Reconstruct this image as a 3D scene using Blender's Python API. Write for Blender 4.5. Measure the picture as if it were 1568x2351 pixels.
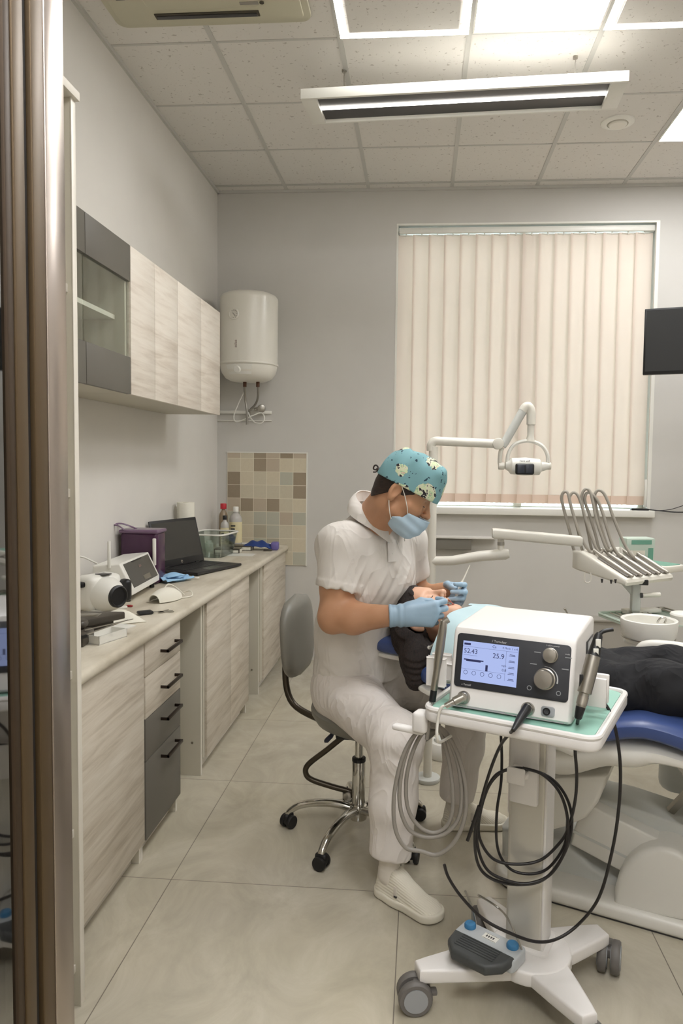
import bpy, bmesh, math, random
import numpy as np
from mathutils import Vector, Matrix, Quaternion
for o in list(bpy.data.objects): bpy.data.objects.remove(o)
SC=bpy.context.scene; COL=SC.collection
PI=math.pi
# ---------------------------------------------------------------- camera
F_PX,YAW,PITCH,ROLL,CAM_Z=1681.36,.0787,.0602,.0124,1.4994
CXP,CYP=784+48.4,1175.5-13.1
_f=Vector((-math.sin(YAW)*math.cos(PITCH),math.cos(YAW)*math.cos(PITCH),-math.sin(PITCH)))
_r0=Vector((math.cos(YAW),math.sin(YAW),0)); _u0=_r0.cross(_f)
_r=math.cos(ROLL)*_r0+math.sin(ROLL)*_u0; _u=-math.sin(ROLL)*_r0+math.cos(ROLL)*_u0
cam=bpy.data.cameras.new('camera'); CAM=bpy.data.objects.new('camera',cam); COL.objects.link(CAM)
CAM.matrix_world=Matrix(((_r.x,_u.x,-_f.x,0),(_r.y,_u.y,-_f.y,0),(_r.z,_u.z,-_f.z,CAM_Z),(0,0,0,1)))
cam.sensor_fit='VERTICAL'; cam.sensor_height=36; cam.sensor_width=36*1568/2351
cam.lens=F_PX*36/2351; cam.shift_x=-48.4/2351; cam.shift_y=-13.1/2351
cam.clip_start=.02
SC.camera=CAM
def _ray(u,v): return _f+_r*((u-CXP)/F_PX)-_u*((v-CYP)/F_PX)
def _pl(u,v,a,val):
    d=_ray(u,v); o=Vector((0,0,CAM_Z)); return o+d*((val-o[a])/d[a])
def pX(u,v,x): return _pl(u,v,0,x)
def pY(u,v,y): return _pl(u,v,1,y)
def pZ(u,v,z): return _pl(u,v,2,z)
# ---------------------------------------------------------------- light and exposure
SC.view_settings.view_transform='Standard'; SC.view_settings.look='None'
SC.view_settings.gamma=1; SC.view_settings.exposure=1.25; SC.view_settings.use_curve_mapping=False
LED=12.0; STRIP=11.0; FIX=3.6; DAY=3.7
world=bpy.data.worlds.new('sky'); SC.world=world; world.use_nodes=True
_bg=world.node_tree.nodes['Background']; _bg.inputs[0].default_value=(.80,.90,1,1); _bg.inputs[1].default_value=DAY
# ---------------------------------------------------------------- materials
def lin(c): return tuple((x/255/12.92 if x/255<=.04045 else ((x/255+.055)/1.055)**2.4) for x in c)
def mat(name,rgb,rough=.5,metal=0,**k):
    m=bpy.data.materials.new(name); m.use_nodes=True; b=m.node_tree.nodes['Principled BSDF']
    b.inputs['Base Color'].default_value=(*lin(rgb),1); b.inputs['Roughness'].default_value=rough; b.inputs['Metallic'].default_value=metal
    for kk,v in k.items():
        if kk=='emit': b.inputs['Emission Color'].default_value=(*v[0],1); b.inputs['Emission Strength'].default_value=v[1]
        elif kk in b.inputs: b.inputs[kk].default_value=v
        else: b.inputs[kk.replace('_',' ')].default_value=v
    return m
class NT:
    """tiny node helper"""
    def __init__(s,m): s.m=m; s.t=m.node_tree; s.b=s.t.nodes['Principled BSDF']
    def n(s,t,**k):
        x=s.t.nodes.new(t)
        for a,v in k.items(): setattr(x,a,v)
        return x
    def l(s,a,b): s.t.links.new(a,b)
    def coord(s,which='Object',scale=(1,1,1),loc=(0,0,0),rot=(0,0,0)):
        c=s.n('ShaderNodeTexCoord'); mp=s.n('ShaderNodeMapping'); mp.inputs['Scale'].default_value=scale
        mp.inputs['Location'].default_value=loc; mp.inputs['Rotation'].default_value=rot
        s.l(c.outputs[which],mp.inputs['Vector']); return mp.outputs[0]
    def noise(s,v,scale,detail=3,rough=.5,dist=0):
        x=s.n('ShaderNodeTexNoise'); x.inputs['Scale'].default_value=scale; x.inputs['Detail'].default_value=detail
        x.inputs['Roughness'].default_value=rough; x.inputs['Distortion'].default_value=dist; s.l(v,x.inputs['Vector']); return x.outputs['Fac']
    def ramp(s,f,stops,interp='LINEAR'):
        x=s.n('ShaderNodeValToRGB'); x.color_ramp.interpolation=interp; e=x.color_ramp.elements
        while len(e)<len(stops): e.new(.5)
        for el,(p,c) in zip(e,stops):
            el.position=p; el.color=(*(lin(c) if not isinstance(c,float) else (c,c,c)),1)
        s.l(f,x.inputs[0]); return x.outputs[0]
    def math(s,op,a,b=None,c=None):
        x=s.n('ShaderNodeMath',operation=op)
        for i,v in enumerate((a,b,c)):
            if v is None: continue
            if isinstance(v,(int,float)): x.inputs[i].default_value=v
            else: s.l(v,x.inputs[i])
        return x.outputs[0]
    def mix(s,f,a,b):
        x=s.n('ShaderNodeMix',data_type='RGBA')
        for i,v in ((0,f),(6,a),(7,b)):
            if isinstance(v,tuple): x.inputs[i].default_value=(*lin(v),1)
            elif isinstance(v,(int,float)): x.inputs[i].default_value=v
            else: s.l(v,x.inputs[i])
        return x.outputs[2]
    def bump(s,h,strength=.2,dist=.01):
        x=s.n('ShaderNodeBump'); x.inputs['Strength'].default_value=strength; x.inputs['Distance'].default_value=dist
        s.l(h,x.inputs['Height']); s.l(x.outputs[0],s.b.inputs['Normal'])
    def color(s,c): s.l(c,s.b.inputs['Base Color'])
    def sep(s,v):
        x=s.n('ShaderNodeSeparateXYZ'); s.l(v,x.inputs[0]); return x.outputs
def noisy(name,rgb,rgb2,scale=8,rough=.5,bump=0,detail=4,stretch=(1,1,1),lo=.35,hi=.65,bdist=.004,**k):
    m=mat(name,rgb,rough,**k); t=NT(m); v=t.coord(scale=stretch); f=t.noise(v,scale,detail)
    t.color(t.ramp(f,[(lo,rgb),(hi,rgb2)]))
    if bump: t.bump(f,bump,bdist)
    return m
M={}
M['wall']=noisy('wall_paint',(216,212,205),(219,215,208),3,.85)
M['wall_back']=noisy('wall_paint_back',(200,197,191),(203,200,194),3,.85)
# ceiling tile with pinholes
m=mat('ceiling_tile',(226,222,214),.9); t=NT(m); v=t.coord()
a=t.ramp(t.noise(v,55,2,.4,.6),[(.655,(222,218,212)),(.72,(186,180,172))])
b=t.noise(v,150,2); t.color(a); t.bump(b,.15,.002); M['tile']=m
M['grid']=mat('ceiling_grid_metal',(196,194,188),.5)
# floor : large polished stone-look tiles, 0.816 m, thin joints
m=mat('floor_tile',(196,186,163),.2); t=NT(m); v=t.coord(); T=.8163
n1=t.noise(t.coord(scale=(1,.7,1)),3.4,9,.66,1.6); n2=t.noise(v,.9,3)
c=t.ramp(n1,[(.30,(158,151,134)),(.5,(179,171,153)),(.70,(198,191,174))])
c2=t.ramp(n2,[(.35,(176,170,157)),(.65,(192,183,159))]); c=t.mix(.4,c,c2)
sx=t.sep(v)
def joint(o,off):
    q=t.math('FRACT',t.math('DIVIDE',t.math('SUBTRACT',o,off),T)); q=t.math('ABSOLUTE',t.math('SUBTRACT',q,.5)); return t.math('GREATER_THAN',q,.5-.0016/T)
j=t.math('MAXIMUM',joint(sx[0],-.8651),joint(sx[1],2.4762))
t.color(t.mix(j,c,(112,104,92))); t.l(t.math('MULTIPLY_ADD',j,.4,.17),t.b.inputs['Roughness']); M['floor']=m
# washed wood laminate; grain runs along Y
def wood(name,a,b,c,sc=(1,1,1)):
    m=mat(name,b,.45); t=NT(m); v=t.coord(scale=sc)
    w=t.noise(t.coord(scale=(sc[0]*20,sc[1]*1.3,sc[2]*20)),1.8,7,.66,.5); w2=t.noise(t.coord(scale=(sc[0]*3,sc[1]*.8,sc[2]*5)),1.2,3,.5,1.2)
    x=t.math('ADD',t.math('MULTIPLY',w,.62),t.math('MULTIPLY',w2,.38))
    t.color(t.ramp(x,[(.36,a),(.5,b),(.64,c)])); t.bump(x,.12,.003); return m
M['wood']=wood('washed_oak_laminate',(168,156,138),(198,188,172),(212,204,190))
M['wood_up']=wood('pale_oak_laminate',(196,184,169),(217,208,195),(226,219,207))
M['white_lam']=mat('white_laminate',(222,216,204),.4)
M['carcass']=mat('cream_laminate',(196,190,174),.5)
M['grey_lam']=mat('graphite_laminate',(98,94,86),.45)
m=mat('counter_laminate',(205,197,180),.35); t=NT(m)
t.color(t.ramp(t.noise(t.coord(scale=(1,.35,1)),9,6,.6),[(.35,(182,172,152)),(.6,(208,200,183)),(.8,(214,207,192))])); M['counter']=m
M['handle']=mat('dark_bronze_handle',(62,52,46),.4,.8)
M['white']=mat('white_plastic',(228,226,218),.35)
M['cream']=mat('cream_enamel',(224,220,209),.28)
M['black']=mat('black_plastic',(22,22,23),.4)
M['rubber']=mat('black_rubber',(18,17,17),.55)
M['chrome']=mat('chrome',(205,203,198),.10,1)
M['steel']=mat('brushed_steel',(172,168,160),.3,1)
M['alu']=mat('brushed_aluminium',(176,165,156),.30,1); 
M['bronze']=mat('bronze_anodised_frame',(88,71,48),.45,.5)
M['bronze_d']=mat('dark_bronze_frame',(64,50,35),.5,.5)
M['gasket']=mat('dark_gasket',(26,20,16),.7)
def glass(name,rgb,fac,rough=.02,refl=.5,fk=1.2):
    m=bpy.data.materials.new(name); m.use_nodes=True; nt=m.node_tree; nt.nodes.clear()
    o=nt.nodes.new('ShaderNodeOutputMaterial'); tr=nt.nodes.new('ShaderNodeBsdfTransparent'); gl=nt.nodes.new('ShaderNodeBsdfGlossy'); mx=nt.nodes.new('ShaderNodeMixShader')
    lw=nt.nodes.new('ShaderNodeFresnel'); lw.inputs[0].default_value=1.5
    tr.inputs[0].default_value=(*lin(rgb),1); gl.inputs['Roughness'].default_value=rough
    ma=nt.nodes.new('ShaderNodeMath'); ma.operation='MULTIPLY_ADD'; ma.inputs[1].default_value=fk; ma.inputs[2].default_value=refl; nt.links.new(lw.outputs[0],ma.inputs[0])
    ma.use_clamp=True
    nt.links.new(ma.outputs[0],mx.inputs[0]); nt.links.new(tr.outputs[0],mx.inputs[1]); nt.links.new(gl.outputs[0],mx.inputs[2]); nt.links.new(mx.outputs[0],o.inputs[0])
    return m
M['glass']=glass('clear_glass',(225,232,228),0,.02,.02)
M['glass_door']=glass('tinted_door_glass',(150,150,140),0,.03,.30)
def emis(name,rgb,s):
    m=bpy.data.materials.new(name); m.use_nodes=True; nt=m.node_tree; nt.nodes.clear()
    o=nt.nodes.new('ShaderNodeOutputMaterial'); e=nt.nodes.new('ShaderNodeEmission'); e.inputs[0].default_value=(*rgb,1); e.inputs[1].default_value=s
    nt.links.new(e.outputs[0],o.inputs[0]); return m
M['led']=emis('led_panel_light',(.985,.99,1),LED)
M['led_strip']=emis('led_strip_light',(1,.985,.95),STRIP)
M['led_fix']=emis('fixture_strip_light',(1,.96,.88),FIX)
# ---------------------------------------------------------------- mesh builder
def frame(p,z,x=None):
    z=Vector(z).normalized(); x=Vector(x) if x is not None else (Vector((1,0,0)) if abs(z.x)<.9 else Vector((0,1,0)))
    y=z.cross(x).normalized(); x=y.cross(z)
    return Matrix(((x.x,y.x,z.x,p[0]),(x.y,y.y,z.y,p[1]),(x.z,y.z,z.z,p[2]),(0,0,0,1)))
def rotz(p,a): return Matrix.Translation(Vector(p))@Matrix.Rotation(a,4,'Z')
def spline(pts,n=8,closed=False):
    P=[Vector(p) for p in pts]; N=len(P); out=[]
    rng=range(N if closed else N-1)
    for i in rng:
        g=lambda k:(P[k%N] if closed else P[max(0,min(N-1,k))])
        a,b,c,d=g(i-1),g(i),g(i+1),g(i+2)
        for j in range(n):
            u=j/n; out.append(.5*((2*b)+(c-a)*u+(2*a-5*b+4*c-d)*u*u+(3*b-a-3*c+d)*u**3))
    if not closed: out.append(P[-1])
    return out
class MB:
    def __init__(s): s.v=[]; s.f=[]
    def raw(s,v,f,M=None):
        n=len(s.v); s.v+= [ (M@Vector(p) if M is not None else Vector(p)) for p in v]; s.f+=[tuple(i+n for i in q) for q in f]; return s
    def _bm(s,bm,M=None):
        bm.verts.index_update(); s.raw([v.co for v in bm.verts],[[v.index for v in f.verts] for f in bm.faces],M); bm.free(); return s
    def box(s,lo,hi,bev=0,seg=2,M=None):
        lo=Vector(lo); hi=Vector(hi); bm=bmesh.new(); bmesh.ops.create_cube(bm,size=1)
        for v in bm.verts: v.co=Vector([ (lo[i]+hi[i])/2+v.co[i]*(hi[i]-lo[i]) for i in range(3)])
        if bev: bmesh.ops.bevel(bm,geom=bm.edges[:],offset=min(bev,.49*min(abs(hi[i]-lo[i]) for i in range(3))),segments=seg,profile=.5,affect='EDGES')
        return s._bm(bm,M)
    def prism(s,pts,z0,z1,M=None,bev=0,seg=2,taper=None):
        bm=bmesh.new(); a=[bm.verts.new((p[0],p[1],z0)) for p in pts]
        q=taper or pts; b=[bm.verts.new((p[0],p[1],z1)) for p in q]; n=len(pts)
        bm.faces.new(a[::-1]); bm.faces.new(b)
        for i in range(n): bm.faces.new((a[i],a[(i+1)%n],b[(i+1)%n],b[i]))
        bmesh.ops.recalc_face_normals(bm,faces=bm.faces[:])
        if bev:
            es=[e for e in bm.edges if abs(e.verts[0].co.z-e.verts[1].co.z)<1e-9]
            bmesh.ops.bevel(bm,geom=es,offset=bev,segments=seg,profile=.5,affect='EDGES')
        return s._bm(bm,M)
    def lathe(s,prof,M=None,seg=28,cap=True):
        n=len(s.v); k=len(prof); vs=[]; fs=[]
        for r,z in prof:
            for j in range(seg): a=2*PI*j/seg; vs.append((r*math.cos(a),r*math.sin(a),z))
        for i in range(k-1):
            for j in range(seg): j2=(j+1)%seg; fs.append((i*seg+j,i*seg+j2,(i+1)*seg+j2,(i+1)*seg+j))
        if cap:
            fs.append(tuple(range(seg))[::-1]); fs.append(tuple((k-1)*seg+j for j in range(seg)))
        return s.raw(vs,fs,M)
    def cyl(s,p0,p1,r0,r1=None,seg=20,bev=0):
        p0=Vector(p0); p1=Vector(p1); L=(p1-p0).length; r1=r0 if r1 is None else r1
        pr=[(r0,0),(r1,L)] if not bev else [(r0-bev,0),(r0-.3*bev,.3*bev),(r0,bev),(r1,L-bev),(r1-.3*bev,L-.3*bev),(r1-bev,L)]
        return s.lathe(pr,frame(p0,p1-p0),seg)
    def tube(s,pts,r,seg=10,closed=False,flat=None,up=None):
        P=[Vector(p) for p in pts]; N=len(P); R=r if isinstance(r,(list,tuple)) else [r]*N
        T=[]
        for i in range(N):
            a=P[(i-1)%N] if closed else P[max(0,i-1)]; b=P[(i+1)%N] if closed else P[min(N-1,i+1)]
            d=b-a; T.append(d.normalized() if d.length>1e-9 else Vector((0,0,1)))
        x=Vector(up) if up is not None else Vector((0,0,1))
        if abs(x.dot(T[0]))>.95: x=Vector((1,0,0))
        x=(x-T[0]*x.dot(T[0])).normalized(); vs=[]; fs=[]
        for i in range(N):
            if i: 
                q=T[i-1].rotation_difference(T[i]); x=q@x
            if up is not None:
                u_=Vector(up); w=u_-T[i]*u_.dot(T[i])
                if w.length>1e-4: x=w.normalized()
            y=T[i].cross(x)
            fl=flat or 1
            for j in range(seg): a=2*PI*j/seg; vs.append(P[i]+x*(R[i]*math.cos(a)*fl)+y*(R[i]*math.sin(a)))
        for i in range(N if closed else N-1):
            for j in range(seg):
                i2=(i+1)%N; j2=(j+1)%seg; fs.append((i*seg+j,i*seg+j2,i2*seg+j2,i2*seg+j))
        if not closed: fs.append(tuple(range(seg))[::-1]); fs.append(tuple((N-1)*seg+j for j in range(seg)))
        return s.raw(vs,fs)
    def ell(s,c,r,M=None,seg=20,rings=12):
        pr=[(math.sin(PI*i/rings),-math.cos(PI*i/rings)) for i in range(rings+1)]
        pr[0]=(1e-4,-1); pr[-1]=(1e-4,1)
        n=len(s.v); s.lathe(pr,None,seg)
        for i in range(n,len(s.v)):
            v=s.v[i]; p=Vector((v[0]*r[0],v[1]*r[1],v[2]*r[2])); p=(M.to_3x3()@p if M is not None else p); s.v[i]=p+Vector(c)
        return s
    def sheet(s,fn,nu,nv,th=0):
        """surface fn(u,v)->xyz, u,v in 0..1; closed shell of thickness th along the normal"""
        P=[[Vector(fn(i/nu,j/nv)) for j in range(nv+1)] for i in range(nu+1)]
        w=nv+1; vs=[p for r in P for p in r]; fs=[(i*w+j,(i+1)*w+j,(i+1)*w+j+1,i*w+j+1) for i in range(nu) for j in range(nv)]
        if th:
            nn=len(vs); nr=[]
            for i in range(nu+1):
                for j in range(nv+1):
                    a=P[min(nu,i+1)][j]-P[max(0,i-1)][j]; b=P[i][min(nv,j+1)]-P[i][max(0,j-1)]; nr.append(a.cross(b).normalized())
            vs+= [p-q*th for p,q in zip(vs,nr)]; fs+=[tuple(k+nn for k in q[::-1]) for q in fs]
            ring=[i*w for i in range(nu+1)]+[nu*w+j for j in range(1,w)]+[i*w+nv for i in range(nu-1,-1,-1)]+[j for j in range(nv-1,0,-1)]
            for a,b in zip(ring,ring[1:]+ring[:1]): fs.append((a,b,b+nn,a+nn)[::-1])
        return s.raw(vs,fs)
    def build(s,name,m,parent=None,sharp=38,flat=False,recalc=True):
        W=WM.get(parent.name,Matrix()) if parent is not None else Matrix()
        I=W.inverted(); me=bpy.data.meshes.new(name); me.from_pydata([I@p for p in s.v],[],s.f); me.update()
        if recalc:
            bm=bmesh.new(); bm.from_mesh(me); bmesh.ops.recalc_face_normals(bm,faces=bm.faces[:]); bm.to_mesh(me); bm.free()
        if not flat:
            me.polygons.foreach_set('use_smooth',[True]*len(me.polygons)); me.set_sharp_from_angle(angle=math.radians(sharp))
        ms=m if isinstance(m,(list,tuple)) else [m]
        for q in ms: me.materials.append(M[q] if isinstance(q,str) else q)
        o=bpy.data.objects.new(name,me); COL.objects.link(o)
        if parent is not None: o.parent=parent
        WM[o.name]=W.copy(); return o
WM={}
def tag(o,label,cat,group=None):
    o['label']=label; o['category']=cat
    if group: o['group']=group
    return o
def thing(name,label,cat,loc=(0,0,0),rz=0,group=None):
    o=bpy.data.objects.new(name,None); COL.objects.link(o); o.location=loc; o.rotation_euler=(0,0,rz); o.empty_display_size=.05
    WM[o.name]=rotz(loc,rz); return tag(o,label,cat,group)
def solo(mb,name,m,label,cat,group=None,**k):
    o=mb.build(name,m,None,**k); tag(o,label,cat,group)
    vs=o.data.vertices; c=Vector((sum(v.co.x for v in vs)/len(vs),sum(v.co.y for v in vs)/len(vs),min(v.co.z for v in vs)))
    o.data.transform(Matrix.Translation(-c)); o.location=c; WM[o.name]=Matrix.Translation(c); return o
def part(mb,name,m,par,label=None,**k):
    o=mb.build(name,m,par,**k)
    if label: o['label']=label
    return o
def struct(mb,name,m,parent=None,**k):
    o=mb.build(name,m,parent,**k)
    if parent is None: o['kind']='structure'
    return o
def copy_tree(o,parent=None):
    c=o.copy(); COL.objects.link(c)
    if parent is not None: c.parent=parent
    for ch in list(o.children): copy_tree(ch,c)
    return c
def text(s,size,Mx,name,m,par,ext=.0006,align='CENTER'):
    cu=bpy.data.curves.new('t','FONT'); cu.body=s; cu.size=size; cu.extrude=ext; cu.align_x=align; cu.align_y='CENTER'; cu.resolution_u=3
    ob=bpy.data.objects.new('t',cu); COL.objects.link(ob); dg=bpy.context.evaluated_depsgraph_get(); me=ob.evaluated_get(dg).to_mesh()
    b=MB().raw([v.co.copy() for v in me.vertices],[tuple(p.vertices) for p in me.polygons],Mx)
    bpy.data.objects.remove(ob); 
    return part(b,name,m,par,flat=True,recalc=False) if name else b
# ================================================================ THE ROOM
XL,YB,ZC,XR,YF=-1.528,5.42,3.477,2.75,.90
struct(MB().box((-1.75,-1.6,-.1),(3.0,5.7,0)),'floor','floor',flat=True)
struct(MB().box((-1.75,-1.6,ZC),(3.0,5.7,ZC+.1)),'ceiling','tile',flat=True)
struct(MB().box((XL-.12,-1.6,0),(XL,YB+.3,ZC)),'wall_left','wall',flat=True)
struct(MB().box((XR,-1.6,0),(XR+.12,YB+.3,ZC)),'wall_right','wall',flat=True)
WX0,WX1,WZ0,WZ1=-.204,1.652,1.165,3.226
b=MB().box((XL,YB,0),(WX0,YB+.3,ZC)).box((WX1,YB,0),(XR,YB+.3,ZC)).box((WX0,YB,0),(WX1,YB+.3,WZ0)).box((WX0,YB,WZ1),(WX1,YB+.3,ZC))
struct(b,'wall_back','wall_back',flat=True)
DX0,DX1=-.47,.75
b=MB().box((XL,.80,0),(DX0-.03,YF,ZC)).box((DX1,.80,0),(XR,YF,ZC)).box((DX0-.03,.80,2.35),(DX1,YF,ZC))
struct(b,'wall_front','wall',flat=True)
struct(MB().box((-1.6,-1.6,0),(2.8,-1.5,ZC)),'wall_corridor','wall',flat=True)
# ceiling suspension grid and wall angle
b=MB(); AX,AY=-1.0118,4.7256; w=.012
for k in range(-1,7): b.box((AX+.6*k-w,YF,ZC-.004),(AX+.6*k+w,YB,ZC+.001))
for k in range(-1,8):
    y=AY-.6*k+.6*0
    if YF<y<YB: b.box((XL,y-.007,ZC-.003),(XR,y+.007,ZC+.001))
b.box((XL,5.30,ZC-.003),(XR,5.314,ZC+.001))
b.box((XL,YF,ZC-.02),(XL+.016,YB,ZC)).box((XL,YB-.016,ZC-.02),(XR,YB,ZC))
struct(b,'trim_1','grid',flat=True)
# window : frame, pane, sill
win=bpy.data.objects.new('window_1',None); COL.objects.link(win); win['kind']='structure'; WM['window_1']=Matrix()
b=MB(); fy0,fy1=YB+.17,YB+.23
for lo,hi in (((WX0,WZ0),(WX0+.035,WZ1)),((WX1-.035,WZ0),(WX1,WZ1)),((WX0,WZ0),(WX1,WZ0+.020)),((WX0,WZ1-.06),(WX1,WZ1)),((.70,WZ0),(.76,WZ1))):
    b.box((lo[0],fy0,lo[1]),(hi[0],fy1,hi[1]),.006)
part(b,'window_frame','white',win)
part(MB().box((WX0+.03,YB+.195,WZ0+.015),(.71,YB+.201,WZ1-.05)),'window_pane','glass',win,flat=True)
part(MB().box((.75,YB+.195,WZ0+.015),(WX1-.03,YB+.201,WZ1-.05)),'window_pane','glass',win,flat=True)
part(MB().box((WX0+.002,YB-.055,1.128),(1.672,YB+.17,1.178),.006,3),'window_sill','white',win)
b=MB().box((1.628,YB-.002,1.178),(1.652,YB+.02,WZ1)).box((WX0,YB-.002,1.178),(WX0+.013,YB+.02,WZ1)).box((WX0+.013,YB-.0018,WZ1-.012),(1.628,YB+.02,WZ1))
part(b,'window_trim','white',win,flat=True)
# the glass door beside the camera with its frame, seen along its plane
door=bpy.data.objects.new('door_1',None); COL.objects.link(door); door['kind']='structure'; WM['door_1']=Matrix()
PX=-.45
def strip(y0,y1,x0,x1,nm,m,bev=.002): part(MB().box((x0,y0,0),(x1,y1,2.35),bev),nm,m,door)
part(MB().box((PX-.012,-.35,.0),(PX-.006,.785,2.35)),'door_pane','glass_door',door,flat=True)
strip(.776,.790,PX-.03,PX-.002,'door_stile','bronze_d')
strip(.790,.813,PX-.03,PX,'door_stile','bronze')
strip(.813,.829,PX-.03,PX-.006,'door_gasket','gasket')
strip(.829,.857,PX-.03,PX,'door_jamb','bronze')
strip(.857,.904,PX-.03,PX+.0015,'door_jamb','alu')
part(MB().box((PX-.012,.76,2.30),(PX,.776,2.35)),'door_rail','bronze',door)
# ================================================================ CEILING FIXTURES
def cell(i,j): return AX+.6*i, AY-.6*j     # near-left... x0, far y1 of a grid cell
def led_panel(x0,y0,lab):
    t=thing('ceiling_light_panel',lab,'ceiling light',(x0+.3,y0+.3,ZC),0,'flat square light panels in the ceiling')
    b=MB()
    for lo,hi in (((x0+.014,y0+.014),(x0+.586,y0+.022)),((x0+.014,y0+.578),(x0+.586,y0+.586)),((x0+.014,y0+.022),(x0+.022,y0+.578)),((x0+.578,y0+.022),(x0+.586,y0+.578))):
        b.box((lo[0],lo[1],ZC-.008),(hi[0],hi[1],ZC-.001))
    part(b,'frame','white',t,flat=True)
    part(MB().box((x0+.021,y0+.021,ZC-.0014),(x0+.579,y0+.579,ZC-.0003)),'diffuser','led',t,flat=True)
led_panel(AX+1.2,2.93,'bright square light panel between the two glowing square outlines')
led_panel(AX+2.4,4.13,'bright square light panel cut by the right edge near the vent')
led_panel(AX+.6,-.55,'unseen square fill light panel added in the corridor ceiling beside the glass door')  # corridor panels, all unseen: added as frontal fill for the room
led_panel(AX+1.8,-.55,'unseen square fill light panel added in the corridor ceiling right of the doorway')
led_panel(AX+.9,-1.3,'unseen square fill light panel added in the corridor ceiling behind the doorway')
led_panel(AX+1.2,1.13,'unseen square light panel added for brightness above the doorway')  # from here on, out-of-view panels added to give the room more light
led_panel(AX+3.6,2.93,'unseen square light panel added for brightness near the right wall')
led_panel(AX+3.6,1.13,'unseen square light panel added for brightness in the front right corner')
def led_outline(x0,y0,lab):
    t=thing('ceiling_outline_light',lab,'ceiling light',(x0+.3,y0+.3,ZC),0,'square outline lights in the ceiling')
    b=MB(); w=.034
    for lo,hi in (((0,0),(.6,w)),((0,.6-w),(.6,.6)),((0,w),(w,.6-w)),((.6-w,w),(.6,.6-w))):
        b.box((x0+lo[0]+.004,y0+lo[1]+.004,ZC-.0045),(x0+hi[0]-.004,y0+hi[1]-.004,ZC-.0005))
    part(b,'light_strip','led_strip',t,flat=True)
    part(MB().box((x0+.05,y0+.05,ZC-.004),(x0+.55,y0+.55,ZC-.001)),'centre_tile','tile',t,flat=True)
led_outline(AX+.6,2.93,'glowing square outline light left of the bright panel')
led_outline(AX+1.8,2.93,'glowing square outline light at the right edge of the ceiling')
# pendant linear light
lp=thing('pendant_light','long white pendant light with a dark trough and one lit strip, hung below the ceiling','pendant light',(.16,3.72,3.25))
A=rotz((.16,3.715,0),-.055); z0=3.25; L=.765; D=.135
b=MB().box((-L,-D-.004,z0),(L,-D+.012,z0+.048),.002,M=A).box((-L,D-.012,z0),(L,D,z0+.045),.002,M=A).box((-L,-D,z0+.03),(L,D,z0+.045),.002,M=A)
part(b,'housing','white',lp)
for s,nm in ((-1,0),(1,0)):
    c=MB().box((s*L-.0 if s<0 else s*L-.075,-D+.011,z0),(s*L+.075 if s<0 else s*L,D-.011,z0+.03),.002,M=A).cyl((A@Vector((s*(L-.04),.02,z0-.001))),(A@Vector((s*(L-.04),.02,z0+.004))),.004,seg=10)
    part(c,'end_cap','white',lp)
M['trough']=mat('dark_grey_trough',(62,60,60),.35,.2)
part(MB().box((-L+.075,-D+.012,z0+.018),(L-.075,D-.012,z0+.03),M=A),'trough','trough',lp,flat=True)
part(MB().box((-L+.075,-.013,z0+.013),(L-.075,.013,z0+.0175),M=A),'light_strip','led_fix',lp,flat=True)
for s in (-.585,.55):
    p=A@Vector((s,.06,z0+.045)); part(MB().tube([p,(p.x,p.y,ZC-.03),(p.x+.004,p.y,ZC-.002)],.0018,6),'suspension_wire','steel',lp)
    part(MB().cyl((p.x,p.y,ZC-.012),(p.x,p.y,ZC),.012,seg=12),'ceiling_hook','steel',lp)
# round vent
v=thing('ceiling_vent','round white vent in the ceiling right of the pendant light','vent',(1.098,4.454,ZC))
A=Matrix.Translation((1.098,4.454,ZC))@Matrix.Rotation(PI,4,'X')
part(MB().lathe([(.095,0),(.093,.006),(.075,.014),(.06,.012),(.058,.004),(.001,.004)],A,36),'flange','tile_white' if 'tile_white' in M else 'white',v)
part(MB().lathe([(.052,.002),(.052,.016),(.046,.022),(.001,.024)],A,36),'disc','cream',v)
part(MB().lathe([(.058,.003),(.058,.008),(.053,.008),(.053,.003)],A,36),'gap_ring','carcass',v)
# air-conditioner cassette
M['ac']=mat('beige_ac_plastic',(190,185,162),.4); M['ac_d']=mat('ac_dark_slot',(66,60,48),.6)
ax0,ax1,ay0,ay1=-1.40,-.515,2.47,3.36
ac=thing('ceiling_air_conditioner','square beige air conditioner set in the ceiling beside the left wall','air conditioner',((ax0+ax1)/2,(ay0+ay1)/2,ZC))
def rrect(x0,y0,x1,y1,r,n=5):
    o=[]
    for cx,cy,a in ((x1-r,y1-r,0),(x0+r,y1-r,90),(x0+r,y0+r,180),(x1-r,y0+r,270)):
        for k in range(n+1): t=math.radians(a+90*k/n); o.append((cx+r*math.cos(t),cy+r*math.sin(t)))
    return o
part(MB().prism(rrect(ax0,ay0,ax1,ay1,.05),ZC-.022,ZC,bev=.006).prism(rrect(ax0+.03,ay0+.03,ax1-.03,ay1-.03,.04),ZC-.030,ZC-.018,bev=.005),'panel','ac',ac)
part(MB().prism(rrect(ax0+.19,ay0+.19,ax1-.19,ay1-.15,.05),ZC-.042,ZC-.02,bev=.006),'grille_frame','ac',ac)
b=MB()
for k in range(14): b.box((ax0+.24,ay0+.25+.030*k,ZC-.046),(ax1-.24,ay0+.262+.030*k,ZC-.040),.002)
part(b,'intake_grille','ac_d',ac)
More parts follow.
